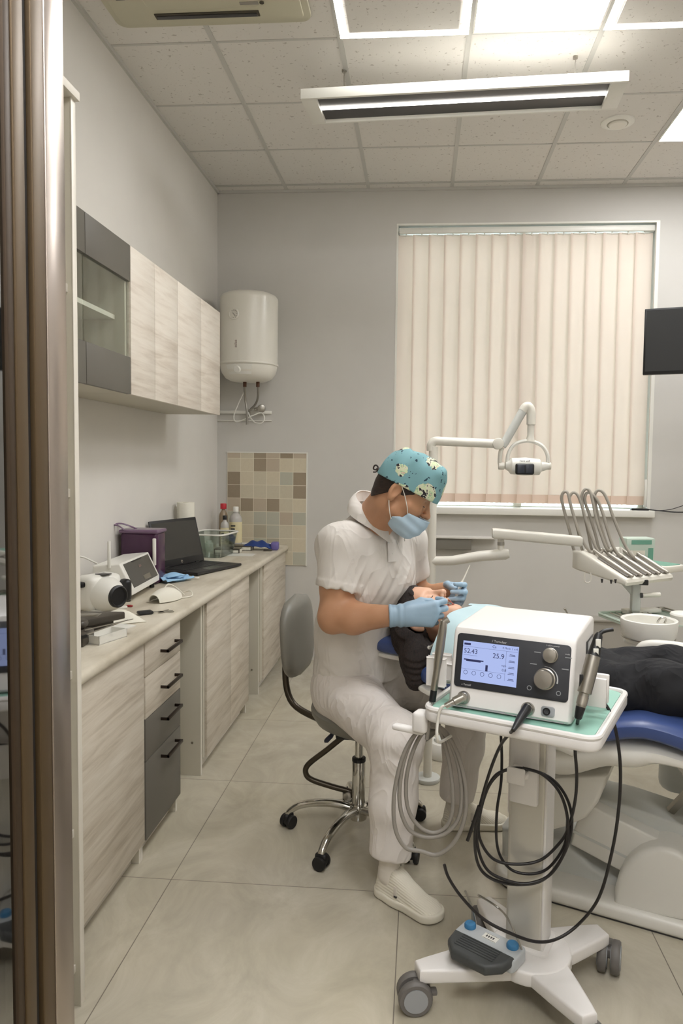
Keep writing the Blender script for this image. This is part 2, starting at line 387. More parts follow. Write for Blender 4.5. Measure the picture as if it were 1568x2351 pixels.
for lo,hi in (((ax0+.20,ay1-.115),(ax1-.22,ay1-.075)),((ax0+.20,ay0+.075),(ax1-.22,ay0+.115)),((ax0+.075,ay0+.22),(ax0+.115,ay1-.22)),((ax1-.115,ay0+.22),(ax1-.075,ay1-.22))):
    b=MB().box((lo[0],lo[1],ZC-.034),(hi[0],hi[1],ZC-.028),.002); o=part(b,'air_outlet','ac_d',ac)
    c=MB()
    if hi[0]-lo[0]>hi[1]-lo[1]: c.box((lo[0]+.01,lo[1]+.012,ZC-.037),(hi[0]-.01,hi[1]-.005,ZC-.033),.001)
    else: c.box((lo[0]+.005,lo[1]+.01,ZC-.037),(hi[0]-.012,hi[1]-.01,ZC-.033),.001)
    part(c,'louvre','trough',o)
part(MB().box((-.80,3.165,ZC-.044),(-.72,3.185,ZC-.040),.001),'badge','steel',ac)
part(MB().cyl((-.705,3.175,ZC-.044),(-.705,3.175,ZC-.04),.010,seg=14),'indicator','ac_d',ac)
# ================================================================ LEFT WALL FURNITURE
XD=-1.0
# tall open shelf by the door
ts=thing('tall_shelf_cabinet','tall pale open shelf cabinet between the doorway and the counter','cabinet',(-1.21,1.42,0))
xb,xf,y0,y1,zt=XL+.004,-.905,.912,1.878,2.44
part(MB().box((xb,y1-.022,0),(xf,y1,zt-.022),.001),'side_panel','carcass',ts)
part(MB().box((xf-.001,y1-.0225,0),(xf+.002,y1+.0005,zt-.02),.0005),'edge_strip','white_lam',ts)
part(MB().box((xb,y0,0),(xf,y0+.022,zt-.022),.001),'side_panel','carcass',ts)
part(MB().box((xb,y0-.0,zt-.022),(xf+.012,y1+.006,zt),.001),'top_panel','white_lam',ts)
part(MB().box((xb,y0+.02,0.05),(xb+.012,y1-.02,zt-.03)),'back_panel','carcass',ts)
for z in (.12,.50,.935,1.42,1.95): part(MB().box((xb+.012,y0+.022,z-.022),(xf-.012,y1-.022,z),.001),'shelf','white_lam',ts)
# base cabinets
def base_cabinet(y0,y1,lab,doors,drawers=None):
    t=thing('base_cabinet',lab,'cabinet',(-1.26,(y0+y1)/2,0),0,'base cabinets under the counter')
    xc=XD-.019
    for a,b_ in ((y0,y0+.016),(y1-.016,y1)):
        o=part(MB().box((XL+.01,a,0),(xc,b_,.83),.0008),'side_panel','carcass',t)
        part(MB().box((xc-.0005,a,0),(xc+.0012,b_,.83)),'edge_strip','white_lam',o)
    part(MB().box((XL+.01,y0+.016,.10),(xc,y1-.016,.116)).box((XL+.01,y0+.016,.11),(XL+.02,y1-.016,.83)),'carcass','carcass',t)
    part(MB().box((xc-.045,y0+.016,.0),(xc-.03,y1-.016,.10)),'plinth','white_lam',t)
    for a,b_,z0,z1,m_ in doors:
        part(MB().box((XD-.018,a,z0),(XD,b_,z1),.0012),'door',m_,t)
    for a,b_,z0,z1,m_,hz in (drawers or []):
        o=part(MB().box((XD-.018,a,z0),(XD,b_,z1),.0012),'drawer',m_,t)
        yc=(a+b_)/2+.045; h=MB().box((XD+.024,yc-.085,hz-.006),(XD+.034,yc+.085,hz+.006),.0015)
        for s in (-1,1): h.box((XD-.001,yc+s*.085-.006 if s>0 else yc-.085,hz-.006),(XD+.034,yc+.085 if s>0 else yc-.079,hz+.006),.0015)
        part(h,'handle','handle',o)
        if m_=='grey_lam': o['label']='graphite drawer front'
    return t
base_cabinet(1.90,2.578,'base cabinet nearest the doorway with one wide grained door and no handle',[(1.902,2.574,.08,.825,'wood')])
base_cabinet(2.580,2.985,'drawer cabinet with two wood and two graphite drawers and bow handles',[],
 [(2.588,2.981,.697,.825,'wood',.755),(2.588,2.981,.538,.694,'wood',.612),(2.588,2.981,.378,.535,'grey_lam',.485),(2.588,2.981,.076,.375,'grey_lam',.335)])
c2=base_cabinet(3.33,4.225,'double-door base cabinet in the middle of the counter beside the open knee space',[(3.372,3.811,.076,.825,'wood'),(3.814,4.223,.076,.825,'wood')])
c3=base_cabinet(4.56,5.40,'single-door base cabinet against the back wall under the far end of the counter',[(4.645,5.398,.076,.825,'wood')])
for t,y in ((c2,3.33),(c3,4.56)):
    for px in ((-1.06,.16),(-1.15,.17)): part(MB().cyl((px[0],y-.003,px[1]),(px[0],y+.001,px[1]),.006,seg=10),'screw_cap','steel',t)
    part(MB().box((XD-.018,y+.018 if t is c2 else y+.02,.076),(XD-.012,y+.040 if t is c2 else y+.083,.825)),'filler_strip','carcass',t)
# worktop
pts=[(XL+.002,.83),(-.992,.83),(-.984,.836),(-.981,.846),(-.982,.858),(-.988,.867),(-.998,.8705),(XL+.002,.87)]
A=Matrix(((1,0,0,0),(0,0,1,0),(0,1,0,0),(0,0,0,1)))
solo(MB().prism(pts,1.885,YB-.013,A),'worktop','counter','long pale stone-look worktop running along the left wall','worktop',sharp=50)
# wall cabinets
def wall_cab(y0,y1,lab,n,glazed=False):
    xf=-1.2; z0,z1=1.772,2.372
    t=thing('wall_cabinet',lab,'cabinet',(-1.36,(y0+y1)/2,z0),0,'wall cabinets above the counter')
    b=MB().box((XL+.002,y0,z0),(xf-.019,y0+.016,z1)).box((XL+.002,y1-.016,z0),(xf-.019,y1,z1)).box((XL+.002,y0+.016,z1-.016),(xf-.019,y1-.016,z1)).box((XL+.002,y0+.016,z0),(xf-.019,y1-.016,z0+.016)).box((XL+.002,y0+.016,z0+.016),(XL+.008,y1-.016,z1-.016))
    part(b,'carcass','carcass',t,flat=True)
    if glazed: part(MB().box((XL+.01,y0+.018,2.07),(xf-.06,y1-.018,2.088)),'shelf','white_lam',t)
    ys=n
    for a,b_ in zip(ys[:-1],ys[1:]):
        if not glazed: part(MB().box((xf-.018,a+.0015,z0-.004),(xf,b_-.0015,z1),.001),'door','wood_up',t)
        else:
            d=part(MB().box((xf-.018,a+.002,2.226),(xf,b_-.002,z1),.001),'door','grey_lam',t,'graphite door with a clear middle pane'); part(MB().box((xf-.018,a+.002,z0-.004),(xf,b_-.002,1.918),.001),'lower_panel','grey_lam',d)
            part(MB().box((xf-.011,a+.004,1.916),(xf-.006,b_-.004,2.228)),'pane','glass_cab',d,flat=True)
M['glass_cab']=glass('cabinet_glass',(250,253,251),0,.03,.02,.22)
wall_cab(2.165,2.966,'wall cabinet with graphite and clear glass doors nearest the doorway',[2.165,2.561,2.966],True)
wall_cab(2.968,3.551,'pale wood two-door wall cabinet right next to the glass one',[2.968,3.243,3.551])
wall_cab(3.552,4.312,'pale wood two-door wall cabinet nearest the water heater',[3.552,3.938,4.312])
# ================================================================ BACK WALL
# tiled splashback
m=mat('mosaic_tiles',(200,188,165),.3); t=NT(m); v=t.coord(); s=t.sep(v); tw=.0997
cx=t.math('FLOOR',t.math('DIVIDE',s[0],tw)); cz=t.math('FLOOR',t.math('DIVIDE',s[2],tw))
cb=t.n('ShaderNodeCombineXYZ'); t.l(cx,cb.inputs[0]); t.l(cz,cb.inputs[2]); wn=t.n('ShaderNodeTexWhiteNoise',noise_dimensions='3D'); t.l(cb.outputs[0],wn.inputs[0])
col=t.ramp(wn.outputs[0],[(0,(206,198,176)),(.22,(190,176,156)),(.42,(186,187,172)),(.58,(152,138,118)),(.72,(214,204,180)),(.84,(142,128,108)),(.93,(178,170,150))],'CONSTANT')
vein=t.noise(v,26,4,.6,2.5); col=t.mix(t.math('MULTIPLY',t.math('LESS_THAN',wn.outputs[0],.9),t.math('MULTIPLY',vein,.35)),col,(176,160,138))
fx=t.math('ABSOLUTE',t.math('SUBTRACT',t.math('FRACT',t.math('DIVIDE',s[0],tw)),.5)); fz=t.math('ABSOLUTE',t.math('SUBTRACT',t.math('FRACT',t.math('DIVIDE',s[2],tw)),.5))
g=t.math('GREATER_THAN',t.math('MAXIMUM',fx,fz),.482); t.color(t.mix(g,col,(224,216,196))); t.bump(g,-.3,.003); M['mosaic']=m
tp=thing('tile_splashback','beige and brown checkered tile panel on the back wall behind the counter end','tile panel',(-1.448,YB,.7205))
part(MB().box((-1.448,YB-.010,.7205),(-.8498,YB-.0015,1.5578)),'tile_field','mosaic',tp,flat=True)
b=MB().box((-.8498,YB-.012,.715),(-.842,YB-.0015,1.5662)).box((-1.45,YB-.0118,1.558),(-.8498,YB-.0015,1.566))
part(b,'edge_trim','white',tp,flat=True)
# water heater
hx,hy=-1.235,5.19; hr=.205
h=thing('water_heater','white cylindrical water heater mounted on the back wall corner','water heater',(hx,hy,2.06))
A=Matrix.Translation((hx,hy,0))
part(MB().lathe([(.03,2.688),(.10,2.684),(.165,2.672),(.192,2.66),(hr-.002,2.645),(hr,2.63),(hr,2.185)],A,48,cap=True),'tank','cream',h,sharp=60)
part(MB().lathe([(hr-.004,2.19),(hr+.004,2.186),(hr+.005,2.176),(hr+.001,2.170),(hr-.006,2.172)],A,48),'rim','cream',h)
bc=MB().lathe([(hr-.004,2.172),(hr-.006,2.150),(.19,2.12),(.165,2.085),(.13,2.066),(.06,2.06),(.001,2.06)],A,48,cap=False)
part(bc,'lower_cover','cream',h,sharp=60)
def front(a,z,r=hr): return Vector((hx+r*math.sin(a),hy-r*math.cos(a),z))
a=-.28; p=front(a,2.50,hr+.001); n=Vector((math.sin(a),-math.cos(a),0)); Fm=frame(p,n,(math.cos(a),math.sin(a),0))
d=part(MB().lathe([(.038,-.01),(.038,.004),(.034,.007),(.032,.004),(.001,.004)],Fm,30),'dial','cream',h)
part(MB().box((-.003,-.02,.004),(.003,.012,.007),.001,M=Fm@Matrix.Rotation(.7,4,'Z')),'needle','steel',d)
b=MB()
for k in range(9):
    q=math.radians(-210+k*30); b.box((-.0012,.022,.0045),(.0012,.028,.0055),M=Fm@Matrix.Rotation(q,4,'Z'))
part(b,'scale','trough',d,flat=True)
a=-.22; n=Vector((math.sin(a),-math.cos(a),0)); 
M['grey_print']=mat('grey_print',(150,128,120),.6)
text('atlas',.030,frame(front(a,2.30,hr+.0008),n,(0,0,1)),'lettering','grey_print',h)
a=-.18; n=Vector((math.sin(a),-math.cos(a),-.25)).normalized(); p=front(a,2.128,.192)
part(MB().lathe([(.025,-.01),(.025,.012),(.021,.016),(.001,.017)],frame(p,n),24),'knob','white',h)
part(MB().sheet(lambda u,v:front(-.62+u*.95,2.163-v*.066,(hr-.0015)-(v*.030)),14,4,.004),'control_panel','white',h)
part(MB().box((hx-.15,hy+.15,2.25),(hx+.15,YB-.001,2.31)),'wall_bracket','white',h)
part(MB().cyl((hx-.05,hy-.02,2.685),(hx-.05,hy-.02,2.70),.03,seg=20,bev=.004),'top_cap','white',h)
M['copper']=mat('brown_fitting',(92,62,46),.45,.4); M['flex']=mat('braided_hose',(150,146,138),.4,.7)
zb=2.06
for (u,v),nm,tint in (((562,880),'red',1),((592,880),'blue',0)):
    q=pY(u,v,hy); part(MB().cyl((q.x,q.y,zb-.035),(q.x,q.y,zb+.004),.013,seg=12),'fitting','copper',h)
q=lambda u,v,y=5.25: pY(u,v,y)
part(MB().tube(spline([q(561,882,5.19),q(563,915),q(567,945),q(567,975)],5),.0085),'pipe','flex',h)
part(MB().tube(spline([q(592,882,5.19),q(592,912),q(585,930,5.3),q(572,944,5.33),q(570,958,5.35)],6),.008),'hose','flex',h)
vv=thing('stop_valve','small chrome stop valve on the wall below the water heater','valve',q(598,938,5.38))
part(MB().cyl(q(575,940,5.36),q(600,938,5.36),.013,seg=14,bev=.003).cyl(q(590,939,5.36),(q(590,939,5.36).x,YB-.001,q(590,939,5.36).z),.011,seg=12),'valve_body','chrome',vv)
part(MB().cyl(q(600,938,5.33),q(600,938,5.37),.030,seg=18,bev=.006),'handwheel','steel',vv)
part(MB().cyl(q(571,938,5.35),q(571,952,5.35),.014,seg=12,bev=.003),'collar','steel',vv)
solo(MB().tube(spline([q(560,900,5.33),q(548,925,5.32),q(537,955,5.32),q(541,968,5.31),q(556,965,5.31),q(578,955,5.31),q(600,948,5.33),q(607,960,5.31),q(600,971,5.31),q(585,970,5.31),q(574,957,5.32),q(570,945,5.33)],6),.0045,8),'power_cable','white','white looped cable hanging under the water heater','cable')
solo(MB().box((XL+.002,YB-.02,1.848),(-1.115,YB-.001,1.872),.003).box((XL+.002,YB-.014,1.795),(-1.115,YB-.001,1.802),.002),'cable_duct','white','white cable duct along the wall under the water heater','cable duct')
# vertical blind
M['blind']=mat('blind_fabric',(236,224,214),.9); 
mm=M['blind'].node_tree; bs=mm.nodes['Principled BSDF']; trn=mm.nodes.new('ShaderNodeBsdfTranslucent'); trn.inputs[0].default_value=(*lin((241,230,221)),1); mxs=mm.nodes.new('ShaderNodeMixShader'); mxs.inputs[0].default_value=.42
mm.links.new(bs.outputs[0],mxs.inputs[1]); mm.links.new(trn.outputs[0],mxs.inputs[2]); mm.links.new(mxs.outputs[0],mm.nodes['Material Output'].inputs[0])
M['blind_d']=mat('blind_hem',(222,198,180),.9)
bl=thing('vertical_blind','closed beige vertical blind covering the window','window blind',((WX0+WX1)/2,YB+.06,WZ0))
part(MB().box((WX0+.016,YB+.03,WZ1-.060),(WX1-.024,YB+.08,WZ1-.020),.003),'headrail','white',bl)
N=16; bx0,bx1=WX0+.012,1.618; pitch=(bx1-bx0)/N
for k in range(N):
    xc=bx0+pitch*(k+.5); ang=math.radians(9)
    A=rotz((xc,YB+.055,0),ang); hw=.064; zl=1.274
    def vane(u,v): return A@Vector((-hw+2*hw*u,.007*math.sin(PI*u)+.0015*math.sin(v*9+k*1.7),zl+(WZ1-.066-zl)*v))
    s=part(MB().sheet(vane,8,14,.0007),'slat','blind',bl,sharp=80)
    part(MB().sheet(lambda u,v:A@Vector((-hw+2*hw*u,.007*math.sin(PI*u)-.0015,zl-.062+.064*v)),6,2,.0035),'hem_weight','blind_d',s)
    part(MB().box((-.004,-.004,WZ1-.075),(.004,.004,WZ1-.05),.001,M=A).box((-.045,-.002,WZ1-.072),(.045,.004,WZ1-.064),.001,M=A),'slat_hanger','white',s)
part(MB().tube([(1.630,YB+.02,WZ1-.04),(1.632,YB+.02,1.30)],.004,8).box((1.612,YB+.005,1.20),(1.640,YB+.03,1.40),.004),'control_wand','white',bl)
ch=MB()
for k in range(N-1):
    x=bx0+pitch*(k+.5); ch.tube(spline([(x,YB+.045,1.215),(x+pitch/2,YB+.045,1.206),(x+pitch,YB+.045,1.215)],5),.0016,6)
part(ch,'bead_chain','white',bl)
# adapter on the sill with cables
p=pY(1470,1163,YB-.02)
ad=thing('power_adapter','flat black adapter with cables at the right end of the window sill','adapter',(p.x,YB-.02,1.178))
part(MB().box((p.x-.065,YB-.045,1.178),(p.x+.055,YB+.005,1.192),.004),'housing','black',ad)
part(MB().tube(spline([(p.x+.055,YB-.02,1.186),(p.x+.13,YB-.02,1.178),(p.x+.26,YB-.03,1.17),(p.x+.45,YB-.02,1.18),(p.x+.7,YB-.01,1.2)],6),.004,8),'cable','black',ad)
part(MB().tube(spline([(p.x+.055,YB-.03,1.184),(p.x+.15,YB-.02,1.18),(p.x+.25,YB-.02,1.20),(p.x+.40,YB-.02,1.27),(p.x+.5,YB-.01,1.4)],6),.0028,8),'cable','trough',ad)
# television on the right
a0=pY(1478,780,4.55); 
tv=thing('television','black wall-mounted television cut off by the right edge of the photo','television',(a0.x+.33,4.4,2.05))
A=rotz((a0.x,4.55,0),-.32)
part(MB().box((0,0,2.043),(.72,.035,2.432),.004,M=A).box((.15,.03,2.1),(.55,.06,2.36),.01,M=A),'housing','black',tv)
M['screen_off']=mat('dark_screen',(24,24,23),.45)
part(MB().box((.012,-.001,2.062),(.708,.002,2.422),M=A),'screen','screen_off',tv,flat=True)
e=A@Vector((.4,.06,2.23)); part(MB().tube([e,(e.x+.25,e.y+.25,2.23),(XR-.02,e.y+.3,2.23)],.02,10).box((XR-.03,e.y+.18,2.1),(XR-.001,e.y+.42,2.36),.004),'wall_arm','black',tv)
# low ledge behind the dental chair
M['ledge']=mat('grey_ledge_paint',(168,163,154),.6)
lg=thing('wall_ledge','low grey service ledge along the back wall below the window','ledge',(.9,5.3,0))
part(MB().box((-.3,5.30,0),(1.75,YB-.001,.385)),'body','ledge',lg)
part(MB().box((-.31,5.28,.385),(1.76,YB-.001,.400),.002),'cap','ledge',lg)
q=pY(1272,1433,5.30); part(MB().box((q.x-.05,5.292,q.z-.03),(q.x+.05,5.302,q.z+.03),.003).box((q.x-.03,5.288,q.z-.015),(q.x+.03,5.294,q.z+.015),.002),'socket_plate','wall',lg)
q=pY(1300,1432,5.30); q2=pY(1298,1406,5.30)
part(MB().tube(spline([(q.x+.015,5.33,.40),(q.x+.01,5.33,.43),(q2.x,5.32,.46)],5),.006,8).ell((q2.x,5.32,.462),(.009,.009,.009)),'hook','steel',lg)

q0=pY(1001,1235,5.36); q1=pY(1082,1263,5.36)
wp=thing('wall_panel','small grey metal panel on the back wall below the window beside the upright post','panel',((q0.x+q1.x)/2,5.38,q1.z))
part(MB().box((q0.x-.25,5.35,q1.z),(q1.x,YB-.0015,q0.z),.006),'housing','steel_dull' if 'steel_dull' in M else mat('dull_grey_metal',(128,124,116),.5,.3),wp)
part(MB().box((q0.x-.26,5.33,q0.z),(q1.x+.18,YB-.0015,q0.z+.016),.004),'top_shelf','wall',wp)
# ================================================================ THINGS ON THE WORKTOP
CT=.8705
def fr(o,dx,z=CT):      # local frame on the worktop: x axis along dx
    d=Vector((dx[0],dx[1],0)).normalized(); return Matrix(((d.x,-d.y,0,o[0]),(d.y,d.x,0,o[1]),(0,0,1,z),(0,0,0,1)))
# white boxy unit with a sloping dark front; local x along the front, y towards the wall, front faces -y
A=fr((-1.252,3.095),(-.035,.46),CT+.022)   # y axis = left of x -> towards the wall
t=thing('desktop_unit','white desktop unit with a sloping dark glass front standing behind the white camera','dental device',(-1.30,3.30,CT))
b=MB()
for x_,y_ in ((.03,.03),(.395,.03),(.03,.15),(.395,.15)): b.cyl(A@Vector((x_,y_,-.022)),A@Vector((x_,y_,.006)),.012,seg=12)
part(b,'feet','rubber',t)
Wd,Hd,Dp=.425,.150,.175
sd=[(.0,.012),(.0,.035),(.055,Hd),(Dp,Hd-.012),(Dp,.006),(.02,.0)]
Px=A@Matrix(((0,0,1,0),(1,0,0,0),(0,1,0,0),(0,0,0,1)))
part(MB().prism(sd,0,Wd,Px,bev=.008,seg=3),'housing','white',t)
sl=Vector((.055,Hd-.035)); sn=sl.normalized()
def slope(a,b,off): return [(x-sn.y*off,z+sn.x*off) for x,z in ((a*sl.x,.035+a*sl.y),(b*sl.x,.035+b*sl.y))]
M['dark_glass']=mat('dark_glass_front',(70,68,64),.18)
p0,p1=slope(.03,.93,.0015); q0,q1=slope(.03,.93,-.004)
part(MB().prism([p0,p1,q1,q0],.03,Wd-.028,Px),'glass_front','dark_glass',t,flat=True)
a,b_=slope(.10,.28,.003); c,d=slope(.10,.28,.0)
part(MB().prism([a,b_,d,c],.20,.30,Px),'tab','steel',t,flat=True)
a,b_=slope(.88,.93,.003); c,d=slope(.88,.93,.0)
part(MB().prism([a,b_,d,c],.14,.28,Px),'top_notch','black',t,flat=True)
a,_=slope(.66,.7,.0022); nrm=A.to_3x3()@Vector((0,-sn.y,sn.x)); ctr=A@Vector((.22,a[0],a[1]))
text('labo',.022,frame(ctr,nrm,A.to_3x3()@Vector((1,0,0))),'lettering','grey_print',t,.0003)
part(MB().cyl(A@Vector((-.004,.10,Hd-.02)),A@Vector((-.004,.10,Hd+.10)),.0075,seg=12,bev=.002),'pen_holder','white',t)
# white slim pen upright beside it, loose cable
solo(MB().tube(spline([(-1.48,2.99,.90),(-1.50,2.99,1.02),(-1.49,3.02,1.075),(-1.47,3.08,1.07),(-1.44,3.16,1.03)],6),.004,8),'loose_cable','white','thin white cable arching beside the white desktop unit','cable')
# hand-held camera-like x-ray unit
t=thing('xray_camera','white hand-held dental camera with a black round lens near the front of the worktop','camera',(-1.30,2.93,CT))
A=fr((-1.315,2.93),(.86,-.42))   # x = lens direction
b=MB().box((-.075,-.085,.0),(.035,.085,.150),.03,4,M=A)
part(b,'body','white',t)
part(MB().lathe([(.075,-.01),(.075,.01),(.066,.035),(.050,.062),(.046,.066)],A@Matrix.Translation((.03,-.005,.068))@Matrix.Rotation(PI/2,4,'Y'),36),'lens_cone','white',t)
part(MB().lathe([(.046,0),(.046,.012),(.040,.016),(.036,.010),(.001,.008)],A@Matrix.Translation((.094,-.005,.068))@Matrix.Rotation(PI/2,4,'Y'),32),'lens_ring','black',t)
part(MB().box((.02,.06,.03),(.075,.10,.125),.018,3,M=A),'grip','black',t)
part(MB().box((-.05,-.105,.105),(.0,-.075,.128),.008,M=A),'button_bar','black',t)
part(MB().box((-.02,-.02,.149),(.03,.025,.153),.0015,M=A),'slot','trough',t)
part(MB().prism([(-.07,-.06),(.05,-.08),(.06,.08),(-.07,.08)],0,.012,A@Matrix.Translation((0,0,0)),bev=.004),'foot','white',t)
part(MB().box((-.06,-.087,.03),(-.052,-.083,.06),.001,M=A),'indicator','trough',t)
# purple box
M['purple']=mat('dark_purple_plastic',(66,34,62),.22); M['purple_l']=mat('purple_lid',(112,88,112),.25)
t=thing('storage_box','dark purple plastic box with a lid against the wall behind the white desktop unit','box',(-1.42,3.62,CT))
A=fr((-1.408,3.56),(1,0))
part(MB().box((-.097,0,0),(.097,.13,.262),.018,3,M=A),'body','purple',t)
part(MB().box((-.101,-.004,.256),(.101,.134,.276),.008,3,M=A),'lid','purple_l',t)
part(MB().tube(spline([A@Vector(p) for p in ((-.07,-.002,.272),(-.10,-.006,.296),(-.13,-.008,.300),(-.10,.03,.303),(-.05,.05,.285),(-.02,.04,.272))],5),.007,8,flat=.5),'lid_tab','purple_l',t)
for z in (.10,.19): part(MB().box((-.104,.03,z-.015),(-.094,.09,z+.015),.005,M=A),'side_rib','purple',t)
part(MB().cyl(A@Vector((.085,-.008,.10)),A@Vector((.085,-.008,.235)),.009,seg=12,bev=.003),'latch','white',t)
# laptop
M['lap']=mat('black_laptop_shell',(30,30,31),.38); M['lap_screen']=mat('black_laptop_screen',(47,47,44),.22); M['keys']=mat('black_keys',(17,17,18),.5)
t=thing('laptop','open black laptop in the middle of the worktop','laptop',(-1.25,4.1,CT))
FLc=Vector((-1.195,3.855)); A=fr(FLc,(.325,.946)); Wl,Dl=.43,.27
part(MB().prism([(0,0),(Wl,0),(Wl,Dl),(0,Dl)],.004,.020,A,bev=.005,seg=3).prism([(.03,.03),(Wl-.03,.03),(Wl-.03,Dl-.03),(.03,Dl-.03)],0,.005,A),'base','lap',t)
kb=part(MB().prism([(.028,.10),(Wl-.028,.10),(Wl-.028,Dl-.03),(.028,Dl-.03)],.0195,.0206,A),'keyboard','keys',t,flat=True)
b=MB()
for r in range(6):
    for c in range(19):
        x=.032+c*.0193; y=.106+r*.0218; b.box((x,y,.0204),(x+.0165,y+.018,.0222),.0012,1,M=A)
kb['label']='black laptop keyboard'; part(b,'key_field','lap',kb)
part(MB().prism([(.14,.018),(.26,.018),(.26,.085),(.14,.085)],.0195,.0204,A),'touchpad','lap_screen',t,flat=True)
tilt=math.radians(14); S=A@Matrix.Translation((0,Dl-.006,.020))@Matrix.Rotation(-tilt,4,'X')   # screen plane x,z ; y back
part(MB().box((0,0,0),(Wl,.009,.272),.004,M=S),'lid','lap',t)
part(MB().box((.016,-.0012,.040),(Wl-.016,.0005,.256),M=S),'screen','lap_screen',t,flat=True)
o=part(MB().cyl(S@Vector((Wl/2,-.0015,.020)),S@Vector((Wl/2,.001,.020)),.0085,seg=20),'badge','steel',t)
text('hp',.012,S@Matrix.Translation((Wl/2,-.0022,.020))@Matrix.Rotation(PI/2,4,'X'),'badge_letters','lap',o,.0002)
for x in (.05,Wl-.09): part(MB().cyl(A@Vector((x,Dl-.004,.020)),A@Vector((x+.04,Dl-.004,.020)),.007,seg=12),'hinge','black',t)
# folded blue mask, white moulded cup with loops, cream glove-like pouch, keys
M['mask']=mat('blue_mask_fabric',(150,190,222),.85); M['loop']=mat('white_elastic',(232,228,220),.8)
t=thing('folded_mask','folded light blue face mask lying in front of the laptop','face mask',(-1.25,3.66,CT))
A=fr((-1.262,3.68),(.5,.85))
part(MB().sheet(lambda u,v:A@Vector((-.09+.18*u,-.05+.10*v,.014+.012*math.sin(6*u+1)*math.sin(3.1*v)+.006*math.sin(14*v))),14,10,.003),'fabric','mask',t)
part(MB().sheet(lambda u,v:A@Vector((-.06+.12*u,-.02+.075*v,.030+.016*math.sin(3.14*u)*math.sin(3.14*v))),10,8,.003),'fold','mask',t)
part(MB().tube(spline([A@Vector(p) for p in ((.085,-.04,.012),(.12,-.05,.008),(.13,.0,.008),(.12,.04,.008),(.085,.04,.012))],6),.0022,6),'ear_loop','loop',t)
M['ivory']=mat('ivory_fabric',(226,222,208),.8)
t=thing('moulded_mask','white moulded cup mask with loops lying on the worktop near its front edge','face mask',(-1.12,3.17,CT))
A=fr((-1.125,3.175),(.35,.93))
part(MB().sheet(lambda u,v:A@Vector((-.085+.15*u,(.012+.038*math.sin(PI*(.15+.7*u)))*math.cos(PI*v),.004+(.012+.040*math.sin(PI*(.15+.7*u)))*math.sin(PI*v))),12,14,.003),'cup','ivory',t)
part(MB().tube(spline([A@Vector(p) for p in ((.05,-.03,.005),(.11,-.05,.006),(.15,-.01,.02),(.14,.04,.006),(.06,.04,.012))],6),.003,6),'ear_loop','ivory',t)
part(MB().tube(spline([A@Vector(p) for p in ((-.02,.0,.052),(.03,.02,.066),(.09,.03,.045),(.12,.0,.006))],6),.003,6),'ear_loop','ivory',t)
t=thing('cream_pouch','crumpled cream pouch lying beside the keys','pouch',(-1.16,2.74,CT))
A=fr((-1.165,2.74),(.75,.65))
rnd=random.Random(4)
part(MB().sheet(lambda u,v:A@Vector((-.11+.19*u,-.065+.12*v-.02*u,.003+.034*(math.sin(PI*u)**.6)*(math.sin(PI*v)**.6)*(1+.35*math.sin(9*u+4*v)))),16,12,.004),'fabric','ivory',t)
t=thing('key_bunch','bunch of keys with a black fob on the worktop edge','keys',(-1.09,2.88,CT))
A=fr((-1.10,2.875),(.8,.6))
part(MB().box((-.04,-.02,.002),(.02,.022,.014),.005,M=A),'fob','black',t)
b=MB().tube([A@Vector((.035+.014*math.cos(q*PI/8),.014*math.sin(q*PI/8),.004)) for q in range(16)],.0012,6,closed=True); part(b,'key_ring','steel',t)
for a in (-.25,.15,.6):
    K=A@Matrix.Translation((.045,0,.003))@Matrix.Rotation(a,4,'Z')
    part(MB().cyl(K@Vector((.012,0,-.001)),K@Vector((.012,0,.0015)),.011,seg=14).box((.02,-.003,-.001),(.062,.003,.0012),M=K).box((.04,.003,-.001),(.058,.006,.0012),M=K),'key','steel',t)
solo(MB().ell(pZ(297,1391,CT+.004),(.016,.010,.005)),'red_cap','red_plastic' if 'red_plastic' in M else mat('red_plastic',(150,30,30),.4),'small dark red cap lying near the keys','cap')
# dark tray with a window, dark box with probes, white open box, near the tall shelf
M['slate']=mat('dark_grey_plastic',(72,66,58),.4)
t=thing('visor_case','dark brown angled case with a small window near the tall shelf','case',(-1.20,2.56,CT))
A=fr((-1.24,2.555),(1,.12))
pl=[(-.16,-.09),(.16,.085),(.165,.10),(.09,.10),(-.16,.10)]
part(MB().prism([(-.20,-.065),(.02,-.10),(.055,-.11),(.16,.035),(.155,.05),(-.20,.07)],.038,.062,A,bev=.004).prism([(-.19,-.05),(.02,-.08),(.12,.03),(-.19,.06)],0,.04,A),'shell','slate',t)
part(MB().box((.005,-.035,.061),(.075,.012,.0645),.002,M=A).box((-.003,-.04,.06),(.083,.017,.063),.002,M=A),'window_frame','steel',t)
t=thing('probe_stand','dark grey stand with thin probes at the near end of the worktop','stand',(-1.18,2.36,CT))
A=fr((-1.185,2.37),(1,.1))
part(MB().box((-.10,-.05,0),(.07,.06,.045),.008,M=A).box((-.10,.01,.045),(.05,.07,.075),.02,3,M=A),'body','slate',t)
part(MB().cyl(A@Vector((.045,-.055,.03)),A@Vector((.085,-.05,.04)),.006,seg=10),'socket','black',t)
for a in ((.08,-.05,.045,.19,.045,.075),(.06,-.01,.05,.20,.07,.072)):
    part(MB().cyl(A@Vector(a[:3]),A@Vector(a[3:]),.0028,.0014,seg=8),'probe','steel',t)
t=thing('open_carton','small white open box on the front edge of the worktop','box',(-1.09,2.45,CT))
A=fr((-1.085,2.44),(.30,.95)); b=MB()
for lo,hi in (((-.07,-.035,0),(.07,.035,.003)),((-.07,-.035,0),(-.067,.035,.030)),((.067,-.035,0),(.07,.035,.030)),((-.07,-.035,0),(.07,-.032,.030)),((-.07,.032,0),(.07,.035,.030))): b.box(lo,hi,M=A)
